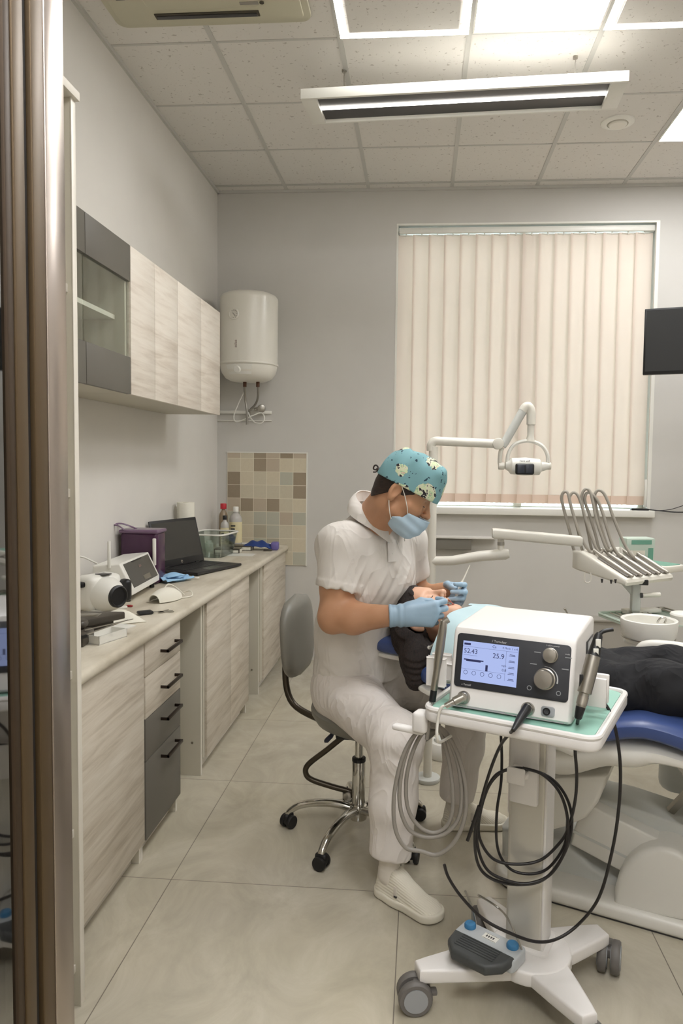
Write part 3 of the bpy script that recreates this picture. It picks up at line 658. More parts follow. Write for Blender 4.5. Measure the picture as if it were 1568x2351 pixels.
part(b,'tray','white',t,flat=True); part(MB().prism([(.07,-.035),(.12,-.035),(.12,.035),(.07,.035)],.027,.030,A),'flap','white',t,flat=True)
# far end of the worktop
t=thing('paper_roll','roll of white paper towel standing behind the laptop','paper roll',(-1.455,4.45,CT))
part(MB().lathe([(.020,.0),(.052,0),(.053,.004),(.053,.362),(.052,.366),(.020,.366),(.019,.36)],Matrix.Translation((-1.455,4.45,CT)),32,cap=False),'roll','ivory',t)
part(MB().lathe([(.020,.0),(.020,.366),(.017,.366),(.017,0)],Matrix.Translation((-1.455,4.45,CT)),24,cap=False),'core','carcass',t)
tub_m=glass('clear_plastic',(240,246,243),0,.12,.05,.7); M['tub']=tub_m
t=thing('plastic_tub','clear plastic tub with a rim standing right behind the laptop','tub',(-1.36,4.74,CT))
A=fr((-1.365,4.74),(.10,1)); 
o0=rrect(-.13,-.10,.13,.10,.04); o1=rrect(-.16,-.125,.16,.125,.05); n=len(o0)
b=MB(); b.raw([(x,y,0) for x,y in o0]+[(x,y,.15) for x,y in o1]+[(x*.97,y*.97,.15) for x,y in o1]+[(x*.97,y*.97,.006) for x,y in o0],
 [tuple(range(n))[::-1]]+[(k*n+i,k*n+(i+1)%n,(k+1)*n+(i+1)%n,(k+1)*n+i) for k in range(3) for i in range(n)]+[tuple(range(3*n,4*n))],A); part(b,'body','tub',t)
part(MB().tube([A@Vector((x*1.02,y*1.02,.150)) for x,y in o1],.006,8,closed=True),'rim','white',t)
solo(MB().lathe([(.028,0),(.03,.003),(.03,.055),(.02,.06),(.02,.075),(.001,.075)],Matrix.Translation((-1.455,4.95,CT)),20),'small_jar','white','small white jar against the wall behind the clear tub','jar')
M['red']=mat('red_cap_plastic',(190,40,52),.4); M['bottle_clear']=mat('clear_grey_bottle',(186,182,176),.25); M['label']=mat('cream_label',(224,212,170),.6); M['tan']=mat('tan_bottle',(150,132,108),.35)
def bottle(x,y,hgt,r,body,cap,lab,capr=.45,label=True):
    t=thing('bottle',lab,'bottle',(x,y,CT),0,'bottles in the worktop corner')
    A=Matrix.Translation((x,y,CT))
    part(MB().lathe([(r*.9,0),(r,.006),(r,hgt*.70),(r*.85,hgt*.77),(r*.42,hgt*.84),(r*.42,hgt*.88)],A,24),'body',body,t)
    part(MB().lathe([(r*capr,hgt*.875),(r*capr,hgt*.99),(r*capr*.9,hgt)],A,20),'cap',cap,t)
    if label:
        l=part(MB().lathe([(r*1.01,hgt*.12),(r*1.015,hgt*.13),(r*1.015,hgt*.62),(r*1.01,hgt*.63)],A,24,cap=False),'label','label',t)
        b=MB()
        for k in range(5): b.box((-r*.55,-r*1.03,hgt*(.20+.08*k)),(r*(.1+.08*(k%3)),-r*1.0,hgt*(.235+.08*k)),M=A)
        part(b,'label_print','trough',l,flat=True)
bottle(-1.335,5.22,.295,.045,'bottle_clear','white','clear bottle with a cream label and white cap in the worktop corner')
bottle(-1.435,5.25,.315,.032,'tan','red','tall slim bottle with a red cap beside the wall corner',.7,False)
bottle(-1.395,5.14,.235,.030,'bottle_clear','black','small bottle with a black cap in front of the clear bottle',.5,True)
# instrument cases, blue pack, papers
M['blue_pack']=mat('dark_blue_fabric',(30,58,120),.6); M['lilac']=mat('lilac_pack',(110,100,160),.5)
def case(x,y,lab,h,g=True):
    t=thing('instrument_case',lab,'case',(x,y,CT),0,'instrument cases on the worktop'); A=fr((x,y),(1,.05))
    part(MB().box((-.085,-.05,0),(.085,.05,h),.004,M=A),'box','ivory',t)
    b=MB()
    for lo,hi in (((-.087,-.053,0),(.087,-.048,.004)),((-.087,-.053,h-.004),(.087,-.048,h)),((-.087,-.053,0),(-.08,-.047,h)),((.08,-.053,0),(.087,-.047,h)),((-.087,-.053,h-.002),(.087,.052,h+.002))): b.box(lo,hi,M=A)
    part(b,'dark_edging','slate',t,flat=True)
case(-1.305,4.90,'dark edged instrument case nearest the laptop on the worktop',.028); case(-1.26,5.07,'dark edged instrument case just behind the nearest one',.030)
t=thing('blue_pack','crumpled dark blue pack near the far end of the worktop','pack',(-1.14,5.09,CT))
A=fr((-1.145,5.09),(1,.1))
part(MB().sheet(lambda u,v:A@Vector((-.10+.20*u,-.06+.12*v,.002+.062*(math.sin(PI*min(max(u,.02),.98))**.3)*(math.sin(PI*min(max(v,.03),.97))**.35)*(1+.12*math.sin(17*u+5*v)))),18,12,.004),'cover','blue_pack',t)
part(MB().box((.095,-.04,0),(.15,.05,.055),.012,3,M=A),'lilac_pocket','lilac',t)
part(MB().box((.05,-.085,0),(.11,-.065,.014),.004,M=A),'buckle','slate',t)
solo(MB().box((-1.30,4.72,CT),(-1.10,4.86,CT+.0015)),'paper_sheet','white','white paper sheet lying in front of the instrument cases','paper',flat=True)
solo(MB().box((-1.36,5.30,CT),(-1.05,5.36,CT+.02),.003),'white_carton','white','flat white carton against the tiles behind the blue pack','carton')
# ================================================================ THE DEVICE TROLLEY
TC=Vector((.279,1.938,0)); e1=Vector((.912,-.410,0)).normalized(); e2=Vector((.410,.912,0)).normalized()
def Tm(z=0,o=TC): return Matrix(((e1.x,e2.x,0,o.x),(e1.y,e2.y,0,o.y),(0,0,1,z),(0,0,0,1)))
M['trolley']=mat('white_trolley_plastic',(226,222,218),.32); M['col_alu']=mat('satin_column',(196,192,182),.32,.35); M['mint']=mat('mint_mat',(146,190,174),.45)
M['grey_rub']=mat('grey_caster',(104,100,96),.5); M['grey_hub']=mat('grey_caster_hub',(150,152,154),.4); M['cable_b']=mat('black_cable',(24,20,21),.4); M['cable_g']=mat('grey_cable',(136,130,122),.45)
tr=thing('device_trolley','white wheeled trolley with a mint mat carrying the dental device','trolley',(TC.x,TC.y,0))
ztop=.877
o=rrect(-.195,-.205,.205,.205,.03)
part(MB().prism(rrect(-.20,-.21,.238,.21,.035),ztop-.032,ztop+.0,Tm(),bev=.010,seg=3).tube([Tm()@Vector((x,y,ztop+.002)) for x,y in rrect(-.194,-.204,.232,.204,.03)],.0075,8,closed=True),'tray','trolley',tr)
part(MB().prism(rrect(-.183,-.193,.221,.193,.025),ztop-.002,ztop+.003,Tm()),'mat','mint',tr)
part(MB().box((-.06,.195,ztop),(.12,.206,ztop+.03),.004,M=Tm()),'back_rail','trolley',tr)
CO=Vector((.335,2.075,0))
part(MB().prism(rrect(-.058,-.045,.050,.045,.012),.10,ztop-.03,Tm(0,CO)),'column','col_alu',tr)
part(MB().box((.045,-.044,.10),(.052,.044,ztop-.03),.002,M=Tm(0,CO)).box((-.064,-.03,.5),(-.056,.03,ztop-.03),.002,M=Tm(0,CO)),'column_edge','trolley',tr)
part(MB().box((-.05,-.065,.55),(.03,-.045,ztop-.03),.006,M=Tm(0,CO)),'column_cover','trolley',tr)
hk=MB().box((-.040,-.085,.630),(.010,-.06,.664),.008,M=Tm(0,CO)).box((-.040,-.122,.648),(.010,-.08,.660),.005,M=Tm(0,CO)).box((-.040,-.126,.630),(.010,-.118,.676),.004,M=Tm(0,CO))
part(hk,'cable_hook','trolley',tr)
# four-armed base : traced on the floor plane
ends=[pZ(958,2225,.11),pZ(1385,2140,.11),pZ(1354,2348,.10),pZ(1110,2060,.12)]
c0=Vector((CO.x,CO.y-.03,.1))
b=MB()
def arm(end,w0,w1):
    d=Vector((end.x-c0.x,end.y-c0.y,0)); n=Vector((-d.y,d.x,0)).normalized(); dn=d.normalized(); pts=[]
    for s,w in ((-.03,w0),(.25,w0*.82),(.6,(w0*.35+w1*.65)),(.9,w1),(1.0,w1*.75)):
        pts.append((s,w))
    L=[c0+d*s+n*w for s,w in pts]; R=[c0+d*s-n*w for s,w in pts][::-1]
    P=[(p.x,p.y) for p in L+R]; q=[(c0.x+(x-c0.x)*.985,c0.y+(y-c0.y)*.985) for x,y in P]
    return P,q
for e,w0,w1 in ((ends[0],.085,.032),(ends[1],.085,.034),(ends[2],.080,.030),(ends[3],.08,.03)):
    P,q=arm(e,w0,w1); b.prism(P[::-1],.082,.122,None,bev=.008,seg=3)
b.prism([(c0.x+.115*math.cos(a*PI/12),c0.y+.115*math.sin(a*PI/12)) for a in range(24)],.082,.125,None,bev=.008,seg=3)
part(b,'base','trolley',tr)
part(MB().prism(rrect(-.075,-.062,.066,.062,.018),.12,.132,Tm(0,CO),bev=.004),'column_foot','trolley',tr)
def caster(p,ang,brake=False):
    A=rotz((p.x,p.y,0),ang); r=.047
    k=part(MB().cyl((p.x,p.y,.06),(p.x,p.y,.085),.016,seg=14).box((-.028,-.014,.045),(.012,.014,.076),.008,3,M=A),'caster','grey_rub',tr)
    for s in (-1,1):
        Wm=A@Matrix.Translation((-.012,s*.019,r))@Matrix.Rotation(PI/2,4,'X')
        part(MB().lathe([(r*.6,-.0125),(r*.92,-.0125),(r,-.007),(r,.007),(r*.92,.0125),(r*.6,.0125)],Wm,28),'wheel','grey_rub',k)
        part(MB().lathe([(r*.70,-.0145),(r*.70,.0145)],Wm,24),'hub','grey_hub',k)
    if brake: part(MB().box((.012,-.012,.045),(.050,.012,.058),.004,M=A),'brake_lever','grey_rub',k)
caster(pZ(962,2250,.085),.15,True); caster(pZ(1400,2160,.085),1.25); caster(ends[2]-(ends[2]-c0)*.06,2.2); caster(ends[3],1.7)
# device console : body, sloping front panel, screen, knobs
dv=thing('dental_console','white and black dental console with a lit screen and two metal knobs on the trolley','dental console',(TC.x,TC.y,ztop+.003))
A=Tm(ztop+.004,TC+e1*.004-e2*.012)@Matrix.Rotation(.045,4,'Z')
cw,cd,chh=.153,.155,.204       # half width, half depth, height
lean=.036
prof=[(-cd,.012),(-cd+.006,.004),(-cd+.02,0.0),(cd,0.0),(cd,chh-.004),(cd-.01,chh+.006),(-cd+lean+.03,chh+.0),(-cd+lean+.008,chh-.006),(-cd+lean,chh-.018)]
Px=A@Matrix(((0,0,1,0),(1,0,0,0),(0,1,0,0),(0,0,0,1)))
part(MB().prism(prof,-cw,cw,Px,bev=.009,seg=3),'housing','trolley',dv)
up=Vector((0,lean,chh-.030)).normalized(); nn=Vector((0,-up.z,up.y))
def face(x,s,off=0): return Vector((x,-cd,.012))+up*s+nn*off      # point on the sloping face
H=Vector((0,lean,chh-.030)).length
Rf=A.to_3x3(); Fm=Matrix(((Rf@Vector((1,0,0))).to_tuple()+(0,),(Rf@up).to_tuple()+(0,),(Rf@nn).to_tuple()+(0,),(0,0,0,1))).transposed()
def Fa(x,s,off=0.0):
    m=Fm.copy(); m.translation=A@face(x,s,off); return m
M['panel_blk']=mat('black_front_panel',(44,45,50),.35); M['disp']=emis('lit_display',(.50,.60,1.0),.36); M['disp_ink']=mat('display_ink',(40,44,92),.6); M['lite_print']=mat('light_print',(190,190,190),.6); M['knob']=mat('satin_knob',(176,170,160),.32,.85)
panel=part(MB().prism(rrect(-.141,.044,.143,.178,.010),0,.0035,Fa(0,0,-.0005),bev=.001),'front_panel','panel_blk',dv)
sc=part(MB().box((-.124,.062,.0028),(.018,.160,.0045),M=Fa(0,0,0)),'screen','disp',panel,flat=True)
def dt(s,size,x,y,al='LEFT',m_='disp_ink'): return text(s,size,Fa(x,y,.0048),'screen_text' if m_=='disp_ink' else 'panel_text',m_,sc if m_=='disp_ink' else panel,.0001,al)
_dt=dt
dt=lambda s_,z_,x_,y_,*a_:_dt(s_,z_,x_,y_+.007,*a_)
dt('52.43',.0165,-.121,.128); dt('25.9',.0175,-.046,.124); dt('Ca',.009,-.048,.146); dt('fl Mode',.0065,-.022,.146); dt('1 v.4',.0075,.001,.146); dt('mg/s',.0065,-.022,.103); dt('0.8',.009,-.020,.092)
b=MB()
R_=Fa(0,.007,0)@Matrix.Translation((0,0,0))
for lo,hi in (((-.124,.139),(.016,.1394)),((-.012,.067),(-.0116,.139)),((-.126,.0835),(-.012,.0839)),((-.121,.118),(-.085,.1185)),((-.062,.084),(-.056,.099)),((-.119,.1055),(-.068,.1085)),((-.113,.103),(-.075,.1055)),((-.121,.143),(-.104,.148))): b.box((lo[0],lo[1],.0045),(hi[0],hi[1],.0048),M=R_)
for k in range(5): 
    y=.128-.0148*k; b.box((-.005,y,.0045),(.011,y+.0012,.0048),M=R_).box((-.003,y+.003,.0045),(.010,y+.0042,.0048),M=R_)
for k in range(5):
    x=-.118+.0215*k; b.tube([R_@Vector((x+.006+.005*math.cos(q*PI/6),.0752+.005*math.sin(q*PI/6),.0047)) for q in range(12)],.0005,5,closed=True)
dt=_dt; R_=Fa(0,0,0)
part(b,'screen_marks','disp_ink',sc,flat=True)
dt('/ Tomulatr',.0085,-.050,.1665,'LEFT','lite_print'); dt('e Tomalif',.0065,-.120,.0515,'LEFT','lite_print'); dt('1-ultra power',.0058,.100,.1725,'CENTER','lite_print'); dt('mult',.006,.130,.157,'LEFT','lite_print')
for x,y in ((.056,.152),(.130,.148),(.048,.123),(.124,.120)): part(MB().box((x,y,.0034),(x+.016,y+.0022,.0038),M=R_),'panel_mark','grey_hub',panel,flat=True)
for x,y in ((.050,.066),(.120,.063)): part(MB().tube([R_@Vector((x+.005*math.cos(q*PI/8),y+.005*math.sin(q*PI/8),.0036)) for q in range(16)],.0009,5,closed=True),'button_ring','grey_hub',panel)

kn=part(MB().lathe([(.018,.003),(.018,.010),(.0165,.011),(.0165,.022),(.0147,.024),(.001,.026)],Fa(.096,.150),36),'knob','knob',dv,'small satin metal knob')
kn2=part(MB().lathe([(.0255,.003),(.0255,.008),(.0232,.009),(.0232,.025),(.021,.028),(.001,.030)],Fa(.086,.092),40),'knob','knob',dv,'large satin metal knob')
part(MB().tube([Fa(.086,.092)@Vector((.030*math.cos(math.radians(95-q*9)),.030*math.sin(math.radians(95-q*9)),.0045)) for q in range(13)],[.0004+.00013*q for q in range(13)],6),'dial_arc','lite_print',panel)
part(MB().box((-.095,-.0005,.022),(.0,.002,.0235),M=Fa(0,0)).box((-.143,-.0005,.037),(.143,.0015,.0382),M=Fa(0,0)),'front_groove','grey_hub',dv,flat=True)
# sockets on the lower front
for x,s_ in ((-.112,.019),(.050,.016)):
    part(MB().lathe([(.0165,-.006),(.0165,.006),(.0135,.012),(.0125,.013),(.0125,.020),(.001,.020)],Fa(x,s_),24),'socket','steel',dv)
b=part(MB().prism(rrect(-.016,-.012,.016,.012,.006),-.002,.003,Fa(.098,.017),bev=.001),'socket','grey_hub',dv,'grey socket plate with a black jack')
part(MB().lathe([(.009,.002),(.009,.006),(.006,.006),(.006,.003),(.001,.003)],Fa(.095,.017),20),'jack','black',b)
part(MB().box((cw-.0005,.02,.015),(cw+.0015,cd-.02,.125),M=A).box((cw+.001,.03,.10),(cw+.002,.13,.165),M=A),'side_plate','trough',dv,flat=True)
part(MB().box((cw+.0005,.05,.118),(cw+.0022,.12,.160),M=A),'side_label','lite_print',dv,flat=True)
# holders and handpieces
def holder(x,y,z,s,nm):
    b=MB().box((x,y-.012,z-.03),(x+s*.035,y+.02,z+.012),.008,3,M=A)
    for q in (-1,1): b.box((x+s*.02,y-.016+q*.021-.006,z-.042),(x+s*.065,y-.016+q*.021+.006,z+.03),.003,2,M=A)
    return part(b,nm,'trolley',dv)
holder(-cw,-.09,.085,-1,'handpiece_holder'); holder(cw,-.02,.070,1,'handpiece_holder')
hp=thing('grey_handpiece','slim grey handpiece held on the left side of the console','handpiece',A@Vector((-cw-.045,-.107,.04)))
px=lambda u,v,d=0:pY(u,v,1.862+d)
P0,P1=px(996,1585),px(1019,1425)
d=P1-P0
def along(ts): return [P0+d*t_ for t_ in ts]
part(MB().tube(along([0,.02,.30,.42,.60,.80,.98,1]),[.008,.009,.0085,.0105,.0115,.011,.010,.009],16),'body','steel',hp)
part(MB().tube(along([-.16,-.155,0,.02]),[.0075,.009,.0085,.008],16),'sleeve','disp_ink' if False else 'black',hp)
tip=P1; part(MB().cyl(tip-d*.02,tip+Vector((.012,0,.004)),.0085,seg=14),'head','steel',hp)
low=P0-d*.16; b=MB().tube([low+d*.02,low-d*.30,low-d*.55],.0052,10); part(b,'hose_stub','cable_g',hp)
h2=thing('silver_handpiece','thick silver handpiece with a black grip held on the right side of the console','handpiece',A@Vector((cw+.045,-.07,.04)))
Q0,Q1=pY(1329,1640,1.715),pY(1374,1460,1.765); d2=Q1-Q0
al2=lambda ts:[Q0+d2*t_ for t_ in ts]
part(MB().tube(al2([.08,.10,.26,.27,.60,.74,.75]),[.010,.0115,.012,.0165,.0175,.0165,.014],20),'body','steel',h2)
part(MB().tube(al2([-.06,-.04,.09,.10]),[.007,.009,.0115,.010],16),'strain_relief','black',h2)
part(MB().tube(al2([.74,.76,.9,1.0,1.04]),[.016,.015,.012,.010,.006],16),'grip','black',h2)
part(MB().tube(spline([Q0+d2*1.0,Q0+d2*1.06+Vector((.008,0,0)),Q0+d2*1.09+Vector((.03,0,.0))],5),.005,10),'nozzle','black',h2)
for t_ in (.80,.92): 
    c=Q0+d2*t_-Vector((0,.0125,0)); part(MB().box((c.x-.006,c.y-.002,c.z-.010),(c.x+.006,c.y+.002,c.z+.010),.001),'printed_mark','white',h2)
part(MB().box((-.004,-.002,-.018),(.004,.002,.018),.0015,M=Matrix.Translation(Q0+d2*.42+Vector((-.016,-.008,0)))),'switch','black',h2)
part(MB().tube([Q0+d2*(.12+.015*k) for k in range(8)],.0128,16),'knurl','knob',h2)
# cables
Y1=1.80; cpt=lambda u,v,y=1.80: pY(u,v,y)
def cable(nm,pts,r,m_,lab,n=8): return solo(MB().tube(spline(pts,n),r,10),nm,m_,lab,'cable')
s1p=Fa(.050,.016,.02).translation; 
plug=thing('console_plug','black plug and cable running from the console front into the hanging coil','cable',s1p)
dirp=(cpt(1160,1705,1.66)-s1p).normalized()
part(MB().tube([s1p-dirp*.008,s1p+dirp*.004,s1p+dirp*.03,s1p+dirp*.075],[.0115,.0115,.0105,.005],16),'plug','black',plug)
ho=Tm(0,CO)@Vector((-.02,-.098,.632)); hy_=ho.y
K=lambda u,v,dy=0: pY(u,v,hy_+dy)
pts=[s1p+dirp*.07,K(1150,1710,-.13),K(1125,1770,-.08),K(1102,1850,-.05),K(1090,1920,-.03),K(1098,1985,-.02),K(1130,2018,-.01),K(1190,2031,0),K(1250,2018,0),K(1295,1960,0),K(1313,1890,0),K(1300,1830,0),K(1262,1785,0),K(1205,1765,0),K(1160,1768,0),K(1125,1800,.008),K(1104,1860,.01),K(1100,1920,.01),K(1130,1970,.012),K(1180,1984,.012),K(1240,1975,.012),K(1285,1935,.012),K(1305,1900,.004),K(1320,1840,-.03),K(1324,1780,-.08),K(1320,1710,-.13),Q0-d2*.02]
part(MB().tube(spline(pts,8),.0042,10),'cord','cable_b',plug)
cable('coiled_cable',[K(1185,1763,-.010),K(1140,1778,-.012),K(1112,1825,-.012),K(1098,1880,-.012),K(1096,1940,-.012),K(1118,1996,-.012),K(1165,2022,-.012),K(1215,2028,-.012),K(1265,2006,-.012),K(1300,1945,-.012),K(1303,1880,-.012),K(1285,1820,-.012),K(1245,1778,-.012),K(1200,1763,-.010)],.0042,'cable_b','loop of black cable hanging on the trolley column hook')
cable('inner_cable',[K(1150,1690,.05),K(1152,1740,.045),K(1150,1800,.03),K(1141,1860,.03),K(1140,1930,.035),K(1152,1972,.035),K(1180,2000,.03),K(1225,2006,.02),K(1262,1990,.015),K(1296,1940,.012),K(1303,1880,.012)],.004,'cable_b','black cable dropping straight behind the black coil')
cable('cord_end',[K(1100,1850,-.06),K(1090,1880,-.06),K(1080,1910,-.06),K(1073,1930,-.06)],.0048,'cable_b','loose black cable end left of the black coil')
cable('side_cable',[A@Vector((cw+.012,.02,.05)),pY(1392,1620,1.87),pY(1412,1670,1.86),pY(1424,1760,1.87),pY(1420,1860,1.90),pY(1404,1960,1.93),pY(1375,2060,1.95),pY(1330,2120,1.97),pY(1280,2155,1.95),pY(1230,2162,1.92),pY(1170,2142,1.90),pY(1110,2110,1.90),pY(1060,2060,1.90),pY(1030,2015,1.90),pY(1020,1985,1.90)],.0042,'cable_b','long black cable looping from the right of the console to the trolley foot')
# left hook with grey hose coil
lh=TC+e1*(-.205)-e2*.10
hk=MB().box((-.236,-.19,ztop-.075),(-.196,-.145,ztop-.02),.01,3,M=Tm()).box((-.30,-.175,ztop-.085),(-.21,-.150,ztop-.070),.006,3,M=Tm())
part(hk,'cable_hook','trolley',tr)
g0=Tm()@Vector((-.262,-.162,ztop-.072)); gy=g0.y
G=lambda u,v,dy=0: pY(u,v,gy+dy)
gp=[low-d*.5,low-d*.62+Vector((0,0,0)),G(985,1668,.004),G(950,1690,0),G(922,1745,0),G(905,1825,0),G(907,1900,0),G(930,1935+10,0),G(965,1954,0),G(1005,1962,0),G(1045,1930,0),G(1068,1870,0),G(1068,1800,0),G(1050,1730,0),G(1022,1680,0),G(990,1662,0),
 G(958,1680,.006),G(932,1730,.006),G(918,1800,.006),G(920,1860,.006),G(940,1905,.006),G(978,1922,.006),G(1020,1915,.006),G(1052,1880,.006),G(1060,1820,.006),G(1050,1750,.006),G(1025,1690,.006),G(992,1668,.006),
 G(965,1690,.012),G(943,1740,.012),G(932,1800,.012),G(938,1860,.012),G(965,1900,.012),G(1000,1912,.012),G(1030,1890,.012),G(1040,1840,.012),G(1033,1760,.012),G(1015,1690,.012),G(1002,1668,.01)]
solo(MB().tube(spline(gp[2:],7),.0055,10),'grey_hose_coil','cable_g','coiled grey hose hanging from the left trolley hook','hose')
sk=Fa(-.112,.019,.02).translation
M['clear_tube']=mat('translucent_tube',(208,204,194),.3)
pg=thing('hose_plug','metal plug with a short pale hose on the left of the console front','plug',sk)
e_=cpt(1040,1625,1.70)
dp=(Tm()@Vector((-.145,-.215,ztop+.012))-sk).normalized()
part(MB().tube([sk-dp*.006,sk+dp*.02,sk+dp*.022,sk+dp*.045],[.0115,.011,.008,.007],16),'plug','steel',pg)
part(MB().tube(spline([sk+dp*.04,sk+dp*.058,sk+dp*.066+Vector((0,0,-.03)),sk+dp*.064+Vector((0,-.004,-.08)),G(1035,1690,0)],6),.0038,10),'hose','clear_tube',pg)
# foot pedal resting on the base
M['pedal_grey']=mat('light_grey_pedal',(182,186,188),.4); M['pedal_dk']=mat('dark_grey_rubber_pad',(66,68,68),.5); M['pedal_blue']=mat('blue_button',(62,124,170),.35)
fp=thing('foot_pedal','grey foot pedal with a black pad and two blue buttons resting on the trolley base','foot pedal',pZ(1110,2170,.13))
pa=pZ(1065,2125,.165); pb=pZ(1190,2185,.165); ex=(pb-pa); ex.z=0; L_=ex.length; ex.normalize(); ey=Vector((-ex.y,ex.x,0))
Pm=Matrix(((ex.x,ey.x,0,(pa.x+pb.x)/2),(ex.y,ey.y,0,(pa.y+pb.y)/2),(0,0,1,.128),(0,0,0,1)))
part(MB().prism(rrect(-L_*.56,-.05,L_*.56,.032,.014),0,.038,Pm,bev=.006,seg=3),'body','pedal_grey',fp)
pad=[(-L_*.54,-.036),(L_*.54,-.036),(L_*.50,-.085),(L_*.30,-.122),(-L_*.30,-.122),(-L_*.50,-.085)]
pp=part(MB().prism(pad[::-1],.014,.046,Pm,bev=.010,seg=3),'pad','pedal_dk',fp)
b=MB()
for k in range(6): b.tube([Pm@Vector((-L_*.34+L_*.68*u/8,-.046-.0095*k-.006*math.sin(PI*u/8)*0,.0465)) for u in range(9)],.0022,6)
part(b,'pad_ridges','pedal_dk',pp)
for x in (-L_*.40,L_*.38): part(MB().lathe([(.017,.036),(.017,.046),(.014,.050),(.001,.051)],Pm@Matrix.Translation((x,.006,0)),24),'button','pedal_blue',fp)
part(MB().box((-.022,-.012,.0378),(.022,.014,.0388),M=Pm),'label','white',fp,flat=True)
b=MB().box((-.020,-.0105,.0388),(.020,-.0095,.0391),M=Pm).box((-.020,.0115,.0388),(.020,.0125,.0391),M=Pm)
for k in range(4): b.box((-.014+.007*k,-.003,.0388),(-.010+.007*k,.006,.0391),M=Pm)
part(b,'label_print','trough',fp,flat=True)
wr=MB()
A0=Pm@Vector((-L_*.36,.03,.02)); A1=Pm@Vector((L_*.54,.02,.02))
u0=pY(1068,2045,A0.y); u1=pY(1098,2055,A0.y); u2=pY(1145,2085,A0.y+.02)
wr.tube(spline([A0,pY(1088,2098,A0.y),u0],6),.003,8).tube(spline([u1+Vector((-.0,0,0)),u2,pY(1172,2120,A1.y),A1],8),.003,8)
part(wr,'wire_stirrup','steel',fp)
# ================================================================ DENTAL CHAIR
CA=Vector((.04,2.76,0)); ca=Vector((.92,-.39,0)).normalized(); cn=Vector((.39,.92,0)).normalized()
def C(s,t,z): return CA+ca*s+cn*t+Vector((0,0,z))
def cP(u,v,t):
    d=_ray(u,v); o=Vector((0,0,CAM_Z)); k=(t+CA.dot(cn)-o.dot(cn))/d.dot(cn); return o+d*k
Cm=Matrix(((ca.x,cn.x,0,CA.x),(ca.y,cn.y,0,CA.y),(0,0,1,0),(0,0,0,1)))
def loft(mb,secs,n=28,e=3.2,ends=True):
    """secs: (centre, axis_u, axis_v, half_u, half_v)  superellipse rings"""
    vs=[]; fs=[]
    for c,u,v,hu,hv in secs:
        for j in range(n):
            a=2*PI*j/n; x,y=math.cos(a),math.sin(a)
            vs.append(Vector(c)+Vector(u)*(hu*math.copysign(abs(x)**(2/e),x))+Vector(v)*(hv*math.copysign(abs(y)**(2/e),y)))
    for i in range(len(secs)-1):
        for j in range(n): fs.append((i*n+j,i*n+(j+1)%n,(i+1)*n+(j+1)%n,(i+1)*n+j))
    if ends: fs.append(tuple(range(n))[::-1]); fs.append(tuple((len(secs)-1)*n+j for j in range(n)))
    return mb.raw(vs,fs)
def along_chair(prof,e=3.4):
    """prof rows: s, z_mid, half_thickness, half_width, t_mid"""
    out=[]
    for i,(s,z,h,w,t) in enumerate(prof):
        a=prof[max(0,i-1)]; b=prof[min(len(prof)-1,i+1)]; d=Vector((b[0]-a[0],0,b[1]-a[1])).normalized(); up=ca*(-d.z)+Vector((0,0,d.x))
        out.append((C(s,t,z),cn,up,w,h))
    return out
def smooth_prof(rows,n=5): 
    K=len(rows[0]); return [tuple(v) for v in _cr([np.array(r,float) for r in rows],n)]
def _cr(P,n):
    o=[]
    for i in range(len(P)-1):
        a,b,c,d=P[max(0,i-1)],P[i],P[i+1],P[min(len(P)-1,i+2)]
        for j in range(n):
            u=j/n; o.append(.5*((2*b)+(c-a)*u+(2*a-5*b+4*c-d)*u*u+(3*b-a-3*c+d)*u**3))
    o.append(P[-1]); return o
M['blue']=noisy('blue_upholstery',(58,76,126),(64,82,132),4,.33); M['shell']=mat('cream_chair_shell',(224,221,213),.35); M['shell_g']=mat('grey_white_shell',(202,203,198),.4)
dc=thing('dental_chair','reclined dental chair with blue upholstery and cream shell under the patient','dental chair',C(.6,.1,0))
back=[(.02,.748,.010,.10,0),(.035,.75,.03,.17,0),(.07,.752,.042,.215,0),(.16,.748,.045,.24,0),(.35,.722,.045,.255,0),(.55,.675,.045,.262,0),(.66,.672,.045,.265,0)]
part(loft(MB(),along_chair(smooth_prof(back)),32),'backrest','blue',dc)
bs=[(.025,.712,.008,.12,0),(.05,.708,.018,.21,0),(.16,.692,.026,.245,0),(.35,.662,.03,.26,0),(.6,.60,.035,.26,0)]
part(loft(MB(),along_chair(smooth_prof(bs)),32),'backrest_shell','shell',dc)
seat=[(.52,.640,.015,.24,0),(.56,.648,.038,.262,0),(.66,.668,.042,.268,0),(.76,.698,.042,.27,0),(.83,.704,.042,.27,0),(.93,.685,.044,.268,0),(1.05,.640,.044,.26,0),(1.25,.545,.044,.25,0),(1.5,.425,.044,.23,0),(1.72,.32,.044,.20,0),(1.78,.29,.03,.15,0)]
part(loft(MB(),along_chair(smooth_prof(seat)),32),'seat','blue',dc)
sh=[(.45,.555,.03,.20,0),(.54,.545,.062,.245,0),(.68,.60,.055,.255,0),(.77,.612,.050,.258,0),(.85,.628,.035,.256,0),(1.0,.60,.022,.25,0),(1.25,.49,.02,.24,0),(1.5,.37,.02,.22,0),(1.7,.272,.02,.18,0)]
part(loft(MB(),along_chair(smooth_prof(sh)),32),'seat_shell','shell',dc)
hr_=[(-.20,.800,.006,.05,0),(-.19,.802,.025,.085,0),(-.13,.806,.034,.105,0),(-.04,.806,.034,.105,0),(.005,.80,.022,.085,0),(.012,.798,.008,.05,0)]
part(loft(MB(),along_chair(smooth_prof(hr_,4)),28),'headrest','blue',dc)
part(loft(MB(),along_chair(smooth_prof([(-.19,.768,.006,.05,0),(-.17,.768,.014,.085,0),(-.03,.765,.016,.09,0),(.0,.763,.008,.06,0)],4)),24),'headrest_shell','shell',dc)
